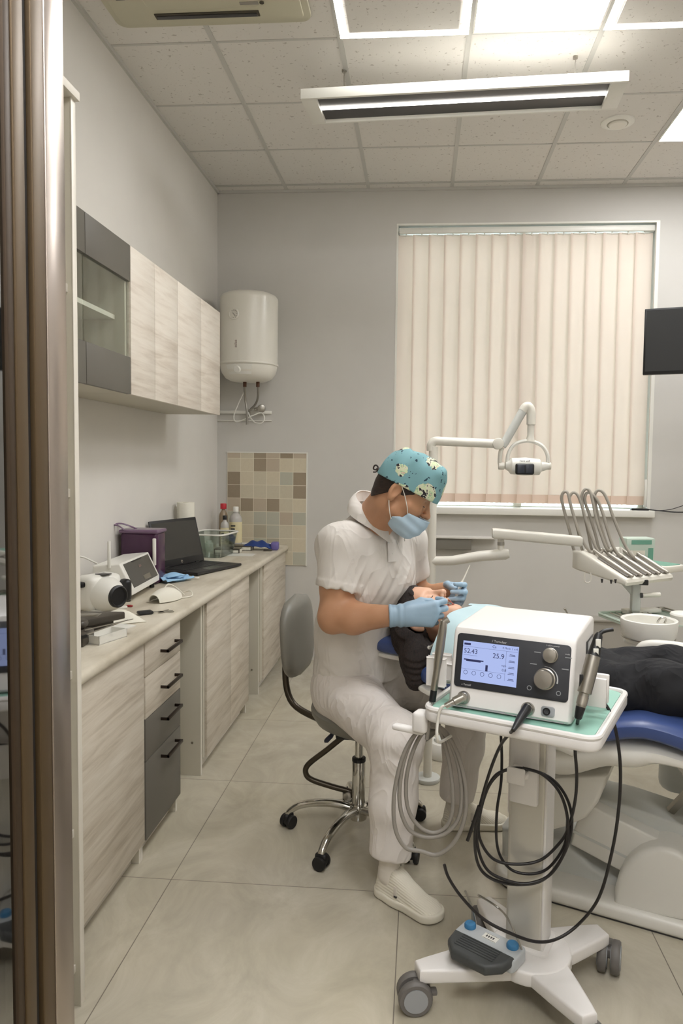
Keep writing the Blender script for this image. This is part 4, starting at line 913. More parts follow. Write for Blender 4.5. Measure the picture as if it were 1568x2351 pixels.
part(MB().tube([C(-.08,0,.76),C(-.02,0,.72),C(.10,0,.70)],.020,12),'headrest_arm','steel',dc)
# pedestal, lifting arm, rounded fender, base plate
def side_prism(pts,t,t1,bev=.012,inset=0):
    P=[cP(u,v,t) for u,v in pts]; L=[((p-CA).dot(ca),p.z) for p in P]
    Mx=Cm@Matrix(((1,0,0,0),(0,0,1,0),(0,1,0,0),(0,0,0,1)))
    ar=sum(L[i][0]*L[(i+1)%len(L)][1]-L[(i+1)%len(L)][0]*L[i][1] for i in range(len(L)))
    return MB().prism(L if ar>0 else L[::-1],t,t1,Mx,bev=bev,seg=3)
part(side_prism([(1200,1790),(1395,1780),(1385,1812),(1372,1845),(1345,1880),(1300,1900),(1200,1925)],-.13,.20,.015),'pedestal','shell',dc)
part(side_prism([(1330,1868),(1360,1852),(1600,1972),(1600,2060),(1530,2055),(1400,1988),(1310,1940),(1318,1905)],-.02,.18,.008),'lift_arm','shell',dc)
part(side_prism([(1316,1905),(1600,2045),(1600,2051),(1314,1911)],-.021,-.018,0),'arm_groove','shell_g',dc)
part(side_prism([(1360,1830),(1440,1850),(1600,1905),(1600,1990),(1440,1910),(1350,1872)],.04,.22,.01),'arm_cover','shell_g',dc)
fen=[]
for k in range(15):
    a=math.radians(180-k*180/14); fen.append((1512+105*math.cos(a),2082-135*math.sin(a)**.85))
part(side_prism([(1407,2085)]+fen[1:-1]+[(1620,2130)],-.085,.22,.02),'fender','shell',dc)
part(side_prism([(1150,1900),(1300,1935),(1360,1990),(1430,2030),(1440,2070),(1150,2000)],.02,.22,.02),'base_body','shell_g',dc)
bp=rrect(.29,-.108,1.45,.36,.10); part(MB().prism(bp,.004,.052,Cm,bev=.014,seg=3),'base_plate','shell',dc)
part(MB().prism(rrect(.30,-.10,1.44,.35,.09),0,.008,Cm),'base_gasket','trough',dc)
b=MB().tube(spline([C(.72,.30,.70),C(.72,.31,.80),C(.76,.31,.835),C(.90,.31,.835),C(.98,.31,.80),C(1.0,.31,.66)],6),.022,12); part(b,'armrest','shell',dc)
b=MB().box((-.012,-.01,.0),(.012,.01,.26),M=Matrix.Translation(C(.86,.10,.32))@Matrix.Rotation(.6,4,cn)).box((-.012,-.01,.0),(.012,.01,.26),M=Matrix.Translation(C(1.0,.10,.32))@Matrix.Rotation(-.6,4,cn)); part(b,'scissor_brace','steel',dc)
# white foot control on the floor under the chair
q=pZ(1005,1750,0); fc=thing('floor_control','small white rounded control unit on the floor behind the trolley','foot control',(q.x,q.y+.08,0))
part(MB().lathe([(.085,0),(.09,.01),(.088,.05),(.07,.075),(.001,.08)],Matrix.Translation((q.x+.03,q.y+.09,0)),28),'body','shell',fc)
part(MB().lathe([(.05,.07),(.048,.09),(.001,.092)],Matrix.Translation((q.x+.03,q.y+.09,0)),24),'pad','shell_g',fc)
# ================================================================ DENTAL UNIT : spittoon body, post, lamp, instrument delivery
YU=3.40; U=lambda u,v,y=YU: pY(u,v,y)
du=thing('spittoon_unit','cream spittoon unit with a round white bowl standing behind the patient legs','dental unit',C(.95,.5,0))
q=U(1490,1428,2.98); bx,by,bz=q.x,q.y,q.z
part(MB().lathe([(.03,-.085),(.085,-.08),(.104,-.05),(.110,-.0),(.108,.012),(.101,.014),(.094,.008),(.088,-.03),(.05,-.055),(.001,-.06)],Matrix.Translation((bx,by,bz)),40),'bowl','white',du)
part(MB().tube([Vector((bx+.1*math.cos(a),by+.1*math.sin(a),bz-.062)) for a in [2*PI*k/32 for k in range(32)]],.0025,6,closed=True),'bowl_trim','steel',du)
part(MB().tube(spline([(bx+.07,by+.03,bz-.01),(bx+.075,by+.03,bz+.01),(bx+.05,by+.02,bz+.012),(bx+.035,by+.01,bz-.005)],5),.004,8),'rinse_tube','chrome',du)
sec=[(Vector((bx-.01,by+.02,bz-.15)),Vector((1,0,0)),Vector((0,1,0)),.06,.08),(Vector((bx+.0,by+.02,bz-.09)),Vector((1,0,0)),Vector((0,1,0)),.085,.095),(Vector((bx+.02,by+.02,bz-.06)),Vector((1,0,0)),Vector((0,1,0)),.085,.09)]
part(loft(MB(),sec,28,2.4),'bowl_support','shell',du)
sec=[(Vector((bx+.02+.30*k,by+.03,bz-.115-.13*k)),Vector((0,1,0)),Vector((.35,0,.94)),.09+.04*k,.045+.055*k) for k in (0,.35,.7,1,1.3)]
part(loft(MB(),sec,28,3),'unit_top','shell',du)
part(MB().lathe([(.02,-.02),(.055,-.015),(.06,.02),(.056,.026),(.05,.02),(.001,.01)],Matrix.Translation((bx+.165,by+.07,bz+.0)),28),'cup_holder','white',du)
part(MB().prism(rrect(.80,.26,1.5,.62,.06),.31,.60,Cm,bev=.03,seg=4),'unit_body','shell_g',du)
part(MB().prism(rrect(.95,.40,1.45,.60,.05),.0,.33,Cm,bev=.004),'unit_foot','shell_g',du)
part(MB().prism(rrect(1.0,.30,1.48,.6,.05),.58,bz-.12,Cm,bev=.01),'unit_neck','shell',du)
# post with the two arms
po=U(990,1300)
ps=thing('unit_post','cream upright post rising behind the dentist that carries the lamp and instrument arms','post',(po.x,YU,0))
part(MB().cyl((po.x,YU,0),(po.x,YU,U(990,1025).z),.0205,seg=20),'post_tube','cream',ps)
mc=U(967,1300)
part(MB().cyl((mc.x-.005,YU+.02,.82),(mc.x-.005,YU+.02,U(967,1275).z),.048,seg=28,bev=.008),'pivot_housing','cream',ps)
part(MB().cyl((po.x,YU,0),(po.x,YU,.02),.06,seg=28,bev=.004),'foot','shell_g',ps)
# operating light
ol=thing('operating_light','white dental operating light on a jointed arm hanging in front of the window blind','operating light',U(1208,1070))
r0=.0205
part(MB().tube(spline([U(990,1035),U(990,1022),U(998,1013),U(1012,1013)],5)+[U(1145,1019)],r0,16),'arm','cream',ol)
part(MB().cyl(U(1143,1019)-Vector((0,.026,0)),U(1143,1019)+Vector((0,.026,0)),.026,seg=20,bev=.005),'joint','cream',ol)
part(MB().tube([U(1153,1024),U(1160,1014),U(1200,944)],[.019,.0195,.0195],16),'spring_arm','shell_g',ol)
part(MB().tube(spline([U(1200,944),U(1207,934),U(1214,934),U(1219,945),U(1219,975)],5),.0205,16),'elbow','cream',ol)
part(MB().tube([U(1219,972),U(1218,1000),U(1217,1014)],[.0165,.015,.022],16),'drop_tube','cream',ol)
part(MB().tube(spline([U(1153,1028),U(1149,1040),U(1148,1065),U(1158,1068)],5),.010,12),'side_link','cream',ol)
part(MB().tube(spline([U(1164,1062),U(1168,1040),U(1182,1020),U(1212,1012),U(1242,1022),U(1256,1042),U(1258,1062)],7),.0085,10,flat=1.6,up=(0,1,0)),'yoke','white',ol)
hd=[(U(1160,1069)+Vector((0,0,0)),.020),(U(1168,1070),.030),(U(1173,1070),.046),(U(1205,1071),.052),(U(1237,1072),.046),(U(1242,1072),.028),(U(1252,1070),.024),(U(1260,1070),.016)]
dx=(hd[-1][0]-hd[0][0]).normalized()
part(loft(MB(),[(p,Vector((0,1,0)),Vector((0,0,1)),r*1.15,r*.80) for p,r in hd],28,2.8),'lamp_head','white',ol)
for u,v in ((1152,1070),(1259,1070)): part(MB().cyl(U(u-8,v),U(u+6,v),.017,seg=18,bev=.004),'pivot_knob','cream',ol)
c=U(1205,1077,YU-.062); b=MB().box((c.x-.042,c.y-.004,c.z-.025),(c.x+.042,c.y+.014,c.z+.025),.012,3); lens=part(b,'lens','black',ol)
M['lens']=mat('dark_lens',(52,56,66),.12)
for s in (-1,1): part(MB().box((c.x+s*.018-.016,c.y-.006,c.z-.019),(c.x+s*.018+.016,c.y-.002,c.z+.019),.004),'lens_pane','lens',lens)
lt=U(1205,1056,YU-.055)
text('Faro LS4',.013,Matrix.Translation((lt.x,lt.y,lt.z-.004))@Matrix.Rotation(PI/2-.6,4,'X'),'lettering','trough',ol,.0003)
# instrument delivery
dl=thing('instrument_delivery','cream instrument delivery arm and sloping head with looping grey hoses','dental instrument unit',U(1400,1300))
part(MB().tube([U(990,1288),U(1040,1287),U(1100,1277),U(1160,1272),U(1168,1271)],[.021,.022,.024,.026,.020],16),'lower_arm','cream',dl)
part(MB().cyl(U(1150,1268),U(1150,1236),.015,seg=16),'pivot','cream',dl); part(MB().cyl(U(1150,1252),U(1150,1244),.0165,seg=16),'pivot_ring','steel',dl)
A0_=U(1130,1224,YU-.02); A1_=U(1335,1243,YU-.04)
part(loft(MB(),[(A0_+(A1_-A0_)*k,Vector((0,1,0)),Vector((0,0,1)),.026,.024*(1 if 0<k<1 else .85)) for k in (0,.02,.5,.98,1)],24,4),'upper_arm','cream',dl)
B=U(1313,1264,3.46); w_=Vector((.80,.60,0)); f_=Vector((.60,-.80,0))
Hm=Matrix(((w_.x,-f_.x,0,B.x),(w_.y,-f_.y,0,B.y),(0,0,1,B.z),(0,0,0,1)))      # x width, y back
Wh,Dh=.335,.30
sp=[(0,0),(-.055,.002),(-Dh,-.095),(-Dh-.006,-.108),(-Dh,-.122),(-.03,-.088),(0,-.08)]
Ph=Hm@Matrix(((0,0,1,0),(1,0,0,0),(0,1,0,0),(0,0,0,1)))
part(MB().prism(sp,0,Wh,Ph,bev=.010,seg=3),'head','cream',dl)
M['cradle_g']=mat('grey_cradle',(112,106,98),.5); M['tool_g']=mat('grey_instrument',(168,162,152),.35,.4); M['hose_g']=mat('pale_grey_hose',(168,162,151),.45)
sl_=Vector((-Dh+.055,-.097)); 
for k in range(5):
    x=.045+.062*k
    def hp_(q,off): return Hm@Vector((x,-.055+sl_.x*q,.002+sl_.y*q+off))
    cr=part(MB().tube([hp_(.28,.003),hp_(.95,.004)],.0165,12,flat=.45,up=(0,0,1)),'cradle','cradle_g',dl)
    tl=part(MB().tube([hp_(.15,.022),hp_(.30,.016),hp_(.60,.013),hp_(.90,.011),hp_(1.02,.014)],[.006,.010,.0115,.010,.006],12),'instrument','tool_g',dl)
Z4=lambda x,y,d=0: pY(1280+.1837*x,1100+.1837*y,3.42+d)
hs=[[(205,885),(165,700),(110,500),(60,300),(50,220),(80,160),(125,170),(150,260),(200,450),(260,640),(340,820),(440,940),(530,1050)],
[(310,885),(270,700),(215,500),(165,330),(150,230),(195,168),(255,205),(305,340),(350,500),(430,740),(520,920),(630,1060)],
[(430,885),(390,700),(360,560),(318,380),(305,200),(350,125),(405,155),(440,280),(480,480),(540,680),(620,880),(760,1060)],
[(530,890),(470,680),(400,450),(345,290),(350,195),(392,168),(445,200),(510,285),(570,440),(620,620),(690,830),(790,970),(890,1070)],
[(650,890),(570,680),(500,440),(470,255),(470,180),(512,138),(572,170),(630,280),(680,430),(760,640),(850,840),(950,980),(1040,1070)]]
for k,h_ in enumerate(hs):
    n_=len(h_); e_=Hm@Vector((.045+.062*k,-.055+sl_.x*.15,.002+sl_.y*.15+.022)); s_=Hm@Vector((.03+.062*k,-.02,-.004))
    ps_=[Z4(x,y,-.02*k*0+ .05*(1-i/(n_-1))) for i,(x,y) in enumerate(h_)]
    part(MB().tube(spline([s_]+ps_[:-1]+[e_],6),.0068,10),'hose','hose_g',dl)
# side wing with green pad, bracket, handle, tray below
wg=Hm@Vector((Wh,-.16,-.07))
part(MB().prism(rrect(Wh-.01,-.27,Wh+.15,-.06,.03),-.095,-.065,Hm,bev=.006),'side_wing','cream',dl)
M['green_pad']=mat('green_keypad',(108,160,140),.4); M['green_soft']=mat('pale_green_cover',(190,205,192),.3)
part(MB().prism(rrect(Wh+.015,-.25,Wh+.135,-.09,.015),-.066,-.063,Hm),'keypad','green_pad',dl)
sk_=U(1460,1335,3.35); part(MB().box((sk_.x-.02,3.33,U(1460,1402,3.35).z),(sk_.x+.02,3.37,sk_.z+.02),.008).prism([(0,0),(.075,0),(.02,-.06),(0,-.06)][::-1],-.008,.008,Matrix(((-1,0,0,sk_.x),(0,0,1,3.35),(0,1,0,sk_.z),(0,0,0,1)))),'stalk','shell_g',dl)
part(MB().cyl(U(1472,1367,3.33),U(1516,1365,3.33),.010,seg=14,bev=.002),'grab_handle','cream',dl)
part(MB().cyl(U(1470,1367,3.33),U(1475,1367,3.33),.0115,seg=14),'handle_end','trough',dl)
q=U(1477,1337,3.30); part(MB().box((q.x-.02,3.29,q.z-.012),(q.x+.02,3.31,q.z+.012),.003),'air_valve','black',dl)
for u,v in ((1382,1333),(1403,1335),(1413,1334)): part(MB().cyl(U(u,v-4,3.2),U(u,v+5,3.2),.006,.003,seg=10),'peg','trough',dl)
q=U(1349,1330,3.3); part(MB().tube(spline([q+Vector((-.012,0,.03)),q+Vector((-.012,0,-.01)),q+Vector((.012,0,-.01)),q+Vector((.012,0,.03))],3),.003,8),'hook','cream',dl)
cb=thing('pale_green_box','pale green translucent box with a white label standing on the instrument unit wing','box',Hm@Vector((Wh+.04,-.10,-.063)))
o=U(1462,1290,3.56); Ab=Matrix.Translation((o.x,o.y,o.z))@Matrix.Rotation(.2,4,'Z')
part(MB().prism([(-.062,-.035),(.062,-.035),(.062,.035),(-.062,.035)],0,.118,Ab,bev=.010,taper=[(-.075,-.04),(.068,-.04),(.068,.04),(-.075,.04)]),'body','green_soft',cb)
part(MB().box((-.055,-.0375,.01),(.02,-.0365,.075),M=Ab),'label','ivory',cb,flat=True)
part(MB().box((.035,-.038,.005),(.060,-.036,.10),M=Ab).box((-.05,-.0405,.088),(.05,-.039,.108),M=Ab),'green_print','green_pad',cb,flat=True)
ty=thing('instrument_tray','pale green tray of dental tools held below the instrument unit','tray',U(1440,1420,3.3))
zt=U(1440,1420,3.3).z; T0=pZ(1368,1408,zt); T1=pZ(1430,1440,zt); T2=pZ(1560,1436,zt); T3=pZ(1500,1403,zt)
ax=Vector((T3.x-T0.x,T3.y-T0.y,0)); Lx=ax.length; ax.normalize(); ay=Vector((-ax.y,ax.x,0))
Tt=Matrix(((ax.x,ay.x,0,T0.x),(ax.y,ay.y,0,T0.y),(0,0,1,zt),(0,0,0,1))); dd=-(T1-T0).dot(ay)
part(MB().prism(rrect(0,-dd,Lx+.05,.0,.03),-.010,0,Tt,bev=.003).tube([Tt@Vector((x,y,.004)) for x,y in rrect(.004,-dd+.004,Lx+.046,-.004,.026)],.006,8,closed=True),'tray','green_soft',ty)
part(MB().box((.12,-.06,.004),(.30,-.01,.022),.004,M=Tt),'white_pad','white',ty)
part(MB().tube([Tt@Vector((x,y,.02)) for x,y in rrect(.30,-dd+.03,Lx+.04,-.02,.04)],.004,8,closed=True),'metal_dish','steel',ty)
part(MB().tube(spline([U(1460,1404,3.35),Tt@Vector((Lx*.6,-.01,.0))],2),.016,12),'tray_stem','shell_g',ty)
for k in range(7):
    it=MB().tube([Tt@Vector((.03+.028*k,-dd+.02,.006)),Tt@Vector((.05+.03*k,-.04,.008))],[.0035,.0025],8)
    o=solo(it,'dental_probe','steel','thin steel dental probe lying on the pale green tray','dental tool','steel probes on the pale green tray')
# ================================================================ STOOL
HX,HY=-.228,2.865
M['stool']=noisy('grey_stool_vinyl',(118,115,107),(124,121,113),6,.42); M['navy']=mat('dark_navy_plastic',(24,28,48),.4); M['brownbar']=mat('dark_brown_bar',(70,62,50),.3,.5)
st=thing('dental_stool','grey upholstered stool with chrome five-arm base under the dentist','stool',(HX,HY,0))
part(MB().cyl((HX,HY,.065),(HX,HY,.125),.036,seg=28,bev=.006),'hub','chrome',st)
part(MB().cyl((HX,HY,.115),(HX,HY,.305),.027,seg=28,bev=.003),'outer_column','chrome',st)
part(MB().cyl((HX,HY,.30),(HX,HY,.318),.028,seg=28,bev=.004),'column_collar','black',st)
part(MB().cyl((HX,HY,.31),(HX,HY,.44),.0165,seg=24),'piston','chrome',st)
for k in range(5):
    a=math.radians(-185+72*k); d=Vector((math.cos(a),math.sin(a),0)); L_=.285 
    o=Vector((HX,HY,0)); pts=[o+d*.02+Vector((0,0,.105)),o+d*.09+Vector((0,0,.118)),o+d*.17+Vector((0,0,.115)),o+d*.24+Vector((0,0,.098)),o+d*.28+Vector((0,0,.072)),o+d*.292+Vector((0,0,.056))]
    part(MB().tube(spline(pts,5),[.020-.006*(i/25) for i in range(26)],14,up=(0,0,1),flat=.85),'base_arm','chrome',st)
    cA=rotz((o+d*.29),a+1.1+.5*k); 
    ck=part(MB().box((-.024,-.013,.018),(.024,.013,.060),.010,3,M=cA).cyl(cA@Vector((0,0,.05)),cA@Vector((0,0,.062)),.010,seg=12),'caster','rubber',st)
    for s in (-1,1): part(MB().lathe([(.018,-.009),(.025,-.009),(.027,-.004),(.027,.004),(.025,.009),(.018,.009)],cA@Matrix.Translation((0,s*.017,.027))@Matrix.Rotation(PI/2,4,'X'),24),'wheel','rubber',ck)
Sm=Matrix.Translation((-.165,2.89,.475))@Matrix.Rotation(.10,4,'Y')
sec=[]
for z,r in ((-.052,.14),(-.048,.19),(-.03,.235),(0,.258),(.02,.262),(.035,.25),(.044,.22),(.046,.10)):
    sec.append((Sm@Vector((0,0,z)),Sm.to_3x3()@Vector((1,0,0)),Sm.to_3x3()@Vector((0,1,0)),r,r*.86))
part(loft(MB(),sec,40,2.3),'seat','stool',st)
part(MB().box((HX-.09,HY-.06,.405),(HX+.10,HY+.06,.435),.01),'seat_plate','black',st)
part(MB().tube(spline([(HX-.02,HY-.03,.41),pY(775,1668,HY-.06),pY(765,1682,HY-.08)],5),.005,8).tube([pY(768,1678,HY-.08),pY(760,1690,HY-.085),pY(750,1700,HY-.09),pY(745,1702,HY-.09)],[.008,.015,.016,.008],10,flat=.5),'lever','navy',st)
yb=HY+.02
part(MB().tube(spline([(HX+.02,HY+.01,.425),pY(795,1688,yb),pY(750,1722,yb),pY(708,1755,yb),pY(702,1775,yb),pY(716,1790,yb),pY(760,1805,yb),pY(805,1818,yb),(HX-.02,HY,.155)],7),.0115,12),'foot_bar','brownbar',st)
part(MB().cyl((HX-.045,HY+.03,.15),(HX-.045,HY-.0,.15),.018,seg=16,bev=.003),'clamp_knob','steel',st)
# backrest pad and its bar
def padf(u,v):
    y=2.86+.40*u; z=.60+.335*v; k=1-((2*u-1)**2); e_=(abs(2*v-1))**4
    return Vector((-.455-.055*k-.0*e_+.03*(abs(2*v-1)**2),y,z))
sec=[]
for i in range(15):
    v=i/14; z=.597+.345*v; w=.20*(1-(abs(2*v-1))**3.2)**.45+.002; th=.030*(1-(abs(2*v-1))**6)**.5+.004
    sec.append((Vector((-.497-.02*v,3.03,z)),Vector((.12,.993,0)),Vector((-.993,.12,0)),w,th))
part(loft(MB(),sec,32,2.6),'backrest','stool',st)
part(MB().tube(spline([(-.53,3.03,.74),(-.56,3.03,.62),(-.52,3.0,.48),(-.35,2.93,.425),(HX-.05,HY+.03,.42)],7),.014,12),'backrest_bar','brownbar',st)
# ================================================================ PEOPLE  (signed-distance shapes, meshed on a grid)
f32=np.float32
def nets(fn,lo,hi,h):
    n=[int(math.ceil((hi[i]-lo[i])/h))+1 for i in range(3)]
    ax=[(lo[i]+h*np.arange(n[i])).astype(f32) for i in range(3)]
    X,Y,Z=ax[0][:,None,None],ax[1][None,:,None],ax[2][None,None,:]
    v=np.broadcast_to(fn(X,Y,Z),n).astype(f32); v=v+f32(1e-7); s=v<0
    c=[s[a:n[0]-1+a,b:n[1]-1+b,d:n[2]-1+d] for a in (0,1) for b in (0,1) for d in (0,1)]
    cnt=sum(q.astype(np.int8) for q in c); act=(cnt>0)&(cnt<8)
    idx=-np.ones(act.shape,np.int64); I=np.argwhere(act); idx[tuple(I.T)]=np.arange(len(I))
    acc=np.zeros((len(I),3)); k=np.zeros(len(I))
    off=[(a,b,d) for a in (0,1) for b in (0,1) for d in (0,1)]
    val=[v[I[:,0]+o[0],I[:,1]+o[1],I[:,2]+o[2]] for o in off]
    for i in range(8):
        for j in range(i+1,8):
            df=[off[j][q]-off[i][q] for q in range(3)]
            if sum(map(abs,df))!=1: continue
            m=(val[i]<0)!=(val[j]<0); t=np.where(m,val[i]/np.where(m,val[i]-val[j],1),0)
            for q in range(3): acc[:,q]+=np.where(m,off[i][q]+t*df[q],0)
            k+=m
    V=np.array(lo)+h*(I+acc/k[:,None])
    F=[]
    for a in range(3):
        b,d=(a+1)%3,(a+2)%3
        sl=[slice(None)]*3; sl0=list(sl); sl1=list(sl); sl0[a]=slice(0,n[a]-1); sl1[a]=slice(1,n[a])
        s0=s[tuple(sl0)]; s1=s[tuple(sl1)]; cr=np.argwhere(s0!=s1)
        cr=cr[(cr[:,b]>0)&(cr[:,d]>0)&(cr[:,b]<n[b]-1)&(cr[:,d]<n[d]-1)]
        if not len(cr): continue
        flip=s0[tuple(cr.T)]
        def cell(db,dd): q=cr.copy(); q[:,b]-=db; q[:,d]-=dd; return idx[tuple(q.T)]
        Q=np.stack([cell(1,1),cell(0,1),cell(0,0),cell(1,0)],1); Q[~flip]=Q[~flip][:,::-1]; F.append(Q)
    F=np.concatenate(F); return V,F
def sd_build(fns,name,m,parent=None,smooth=0):
    """fns: list of (fn,lo,hi,h) -> one mesh object"""
    V=[];F=[];k=0
    for fn,lo,hi,h in fns:
        v,f=nets(fn,lo,hi,h); V.append(v); F.append(f+k); k+=len(v)
    V=np.concatenate(V); F=np.concatenate(F)
    W=WM.get(parent.name,Matrix()) if parent is not None else Matrix(); T_=np.array(W.translation)
    me=bpy.data.meshes.new(name); me.vertices.add(len(V)); me.vertices.foreach_set('co',(V-T_).astype(f32).ravel())
    me.loops.add(F.size); me.polygons.add(len(F)); me.loops.foreach_set('vertex_index',F.ravel().astype(np.int32))
    me.polygons.foreach_set('loop_start',np.arange(0,F.size,4,dtype=np.int32)); me.update(calc_edges=True); me.validate()
    me.polygons.foreach_set('use_smooth',np.ones(len(me.polygons),bool))
    for q in (m if isinstance(m,list) else [m]): me.materials.append(M[q] if isinstance(q,str) else q)
    o=bpy.data.objects.new(name,me); COL.objects.link(o)
    if parent is not None: o.parent=parent
    WM[o.name]=Matrix.Translation(W.translation); return o
def smin(a,b,k): 
    h=np.maximum(f32(k)-np.abs(a-b),0)/f32(k); return np.minimum(a,b)-h*h*f32(k*.25)
def smax(a,b,k): return -smin(-a,-b,k)
def U_(ds,k=0):
    r=ds[0]
    for d in ds[1:]: r=smin(r,d,k) if k else np.minimum(r,d)
    return r
def sph(P,c,r): return np.sqrt((P[0]-c[0])**2+(P[1]-c[1])**2+(P[2]-c[2])**2)-f32(r)
def ellp(P,c,r):
    a=[(P[i]-c[i])/f32(r[i]) for i in range(3)]; b=[(P[i]-c[i])/f32(r[i]**2) for i in range(3)]
    k0=np.sqrt(a[0]**2+a[1]**2+a[2]**2); k1=np.sqrt(b[0]**2+b[1]**2+b[2]**2)+f32(1e-6); return k0*(k0-1)/k1
def rc(P,a,b,r0,r1,dax=None,kd=1.0):
    """round cone a->b; optional flattening kd along direction dax"""
    a=np.array(a,float); b=np.array(b,float); ab=b-a; L2=ab@ab
    q=[P[i]-f32(a[i]) for i in range(3)]
    t=np.clip((q[0]*f32(ab[0])+q[1]*f32(ab[1])+q[2]*f32(ab[2]))/f32(L2),0,1)
    w=[q[i]-t*f32(ab[i]) for i in range(3)]; d2=w[0]**2+w[1]**2+w[2]**2
    if dax is not None:
        dd=np.array(dax,float); dd/=np.linalg.norm(dd); e=w[0]*f32(dd[0])+w[1]*f32(dd[1])+w[2]*f32(dd[2]); d2=d2-e*e+(e/f32(kd))**2
    return (np.sqrt(d2)-(f32(r0)+t*f32(r1-r0)))*f32(min(1,kd) if dax is not None else 1)
def chain(P,pts,rs,k=.01,**kw): return U_([rc(P,pts[i],pts[i+1],rs[i],rs[i+1],**kw) for i in range(len(pts)-1)],k)
def plane(P,p,n): 
    n=np.array(n,float); n/=np.linalg.norm(n); return (P[0]-f32(p[0]))*f32(n[0])+(P[1]-f32(p[1]))*f32(n[1])+(P[2]-f32(p[2]))*f32(n[2])
def loc(P,o,axs,sc=1.0):
    o=np.array(o,float); q=[P[i]-f32(o[i]) for i in range(3)]
    return [ (q[0]*f32(a[0])+q[1]*f32(a[1])+q[2]*f32(a[2]))/f32(sc) for a in axs]
def V3(v): return np.array(v,float)
def unit(v): v=np.array(v,float); return v/np.linalg.norm(v)
# ---------------- head in its own axes: f forward, u up, s to the person's right
def head(mouth=False,lids=True):
    def fn(P):
        f,u,s=P; a=np.abs(s); Q=[f,u,a]
        d=ellp(P,(.002,.030,0),(.091,.090,.077))
        d=smin(d,ellp(P,(.034,-.030,0),(.058,.082,.062)),.03)
        d=smin(d,rc(Q,(-.002,-.066,.050),(.060,-.104,.022),.020,.020),.03)
        d=smin(d,rc(Q,(.068,-.108,.0),(.068,-.106,.012),.020,.018),.02)
        d=smin(d,rc(Q,(.082,.020,.010),(.068,.020,.048),.013,.011),.02)
        d=smin(d,rc(Q,(.060,-.030,.042),(.040,-.030,.058),.018,.014),.03)
        d=smax(d,-sph(Q,(.102,-.004,.033),.0165),.016)
        d=smin(d,sph(Q,(.077,-.005,.032),.0128),.004)
        if lids: d=smin(d,rc(Q,(.0875,-.0085,.022),(.0835,-.0095,.043),.0022,.0018),.003)
        d=smin(d,rc(P,(.092,.006,0),(.112,-.034,0),.0065,.0105),.010)
        d=smin(d,ellp(P,(.110,-.038,0),(.013,.010,.012)),.006)
        d=smin(d,sph(Q,(.100,-.041,.011),.0075),.006)
        d=smax(d,-ellp(Q,(.106,-.047,.0065),(.004,.003,.0032)),.002)
        if mouth:
            d=smin(d,rc(Q,(.094,-.062,.0),(.084,-.068,.020),.0075,.005),.006)
            d=smin(d,rc(Q,(.084,-.094,.0),(.076,-.088,.019),.0080,.005),.006)
            d=smax(d,-ellp(P,(.088,-.078,0),(.030,.0135,.017)),.004)
        else:
            d=smin(d,rc(Q,(.094,-.066,.0),(.085,-.069,.020),.0062,.004),.006); d=smin(d,rc(Q,(.092,-.077,.0),(.083,-.075,.019),.0068,.004),.006)
            d=smax(d,-rc(Q,(.102,-.0715,.0),(.088,-.0715,.024),.0016,.0012),.003)
        # ears
        E=[ (f+.022)*.96-(u+.004)*.2, (u+.004)*.97+(f+.022)*.2, a-.079+(f+.022)*.25]
        e=ellp(E,(0,.002,0),(.0185,.032,.0085)); e=smin(e,ellp(E,(.004,-.026,-.002),(.010,.012,.007)),.008)
        e=smax(e,-ellp(E,(.004,.002,.008),(.0105,.019,.0075)),.004)
        d=smin(d,e,.006)
        return d
    return fn
HEAD=head(); HEADM=head(True)
# ---------------- hand in its own axes: x to the fingertips, y to the index side, z palm normal
FL=[(.042,.026,.022),(.046,.030,.023),(.042,.028,.022),(.033,.021,.019)]
def hand_fn(curl,thumb,spread=(.10,.03,-.05,-.13),wr=.026):
    wr=wr*1.0
    kn=[(.093,.032,0),(.097,.0105,-.003),(.091,-.0105,-.002),(.082,-.030,.002)]
    segs=[]
    for i,(k,L,c) in enumerate(zip(kn,FL,curl)):
        p=V3(k); a=0; r=(.0098,.0102,.0096,.0086)[i]; ch=[p]; 
        for j in range(3):
            a+=c[j]; d=V3((math.cos(a)*math.cos(spread[i]),math.sin(spread[i])*math.cos(a*.5),math.sin(a))); p=p+d*L[j]; ch.append(p)
        segs.append((ch,[r,r*.94,r*.84,r*.72]))
    def fn(P):
        d=U_([rc(P,(-.01,k[1]*.55,0),k,.0165,.0125) for k in kn],.02)
        d=smin(d,rc(P,(-.05,0,0),(.0,0,0),wr,.024,dax=(0,0,1),kd=.74),.02)
        d=smin(d,rc(P,(.015,.022,.008),(.055,.030,.018),.018,.013),.016)
        fs=[chain(P,ch,rs,.004) for ch,rs in segs]
        g=fs[0]
        for q in fs[1:]: g=smin(g,q,.0025)
        d=smin(d,g,.008)
        th=chain(P,[V3(t) for t in thumb],[.0135,.0115,.0100,.0082],.005); return smin(d,th,.008)
    return fn
M['skin']=noisy('tan_skin',(186,137,103),(194,146,113),14,.5,.06,3,Subsurface_Weight=.06,Subsurface_Radius=(.02,.008,.004))
M['skin_f']=noisy('fair_skin',(214,168,140),(222,178,150),14,.48,.05,3,Subsurface_Weight=.08,Subsurface_Radius=(.02,.008,.004))
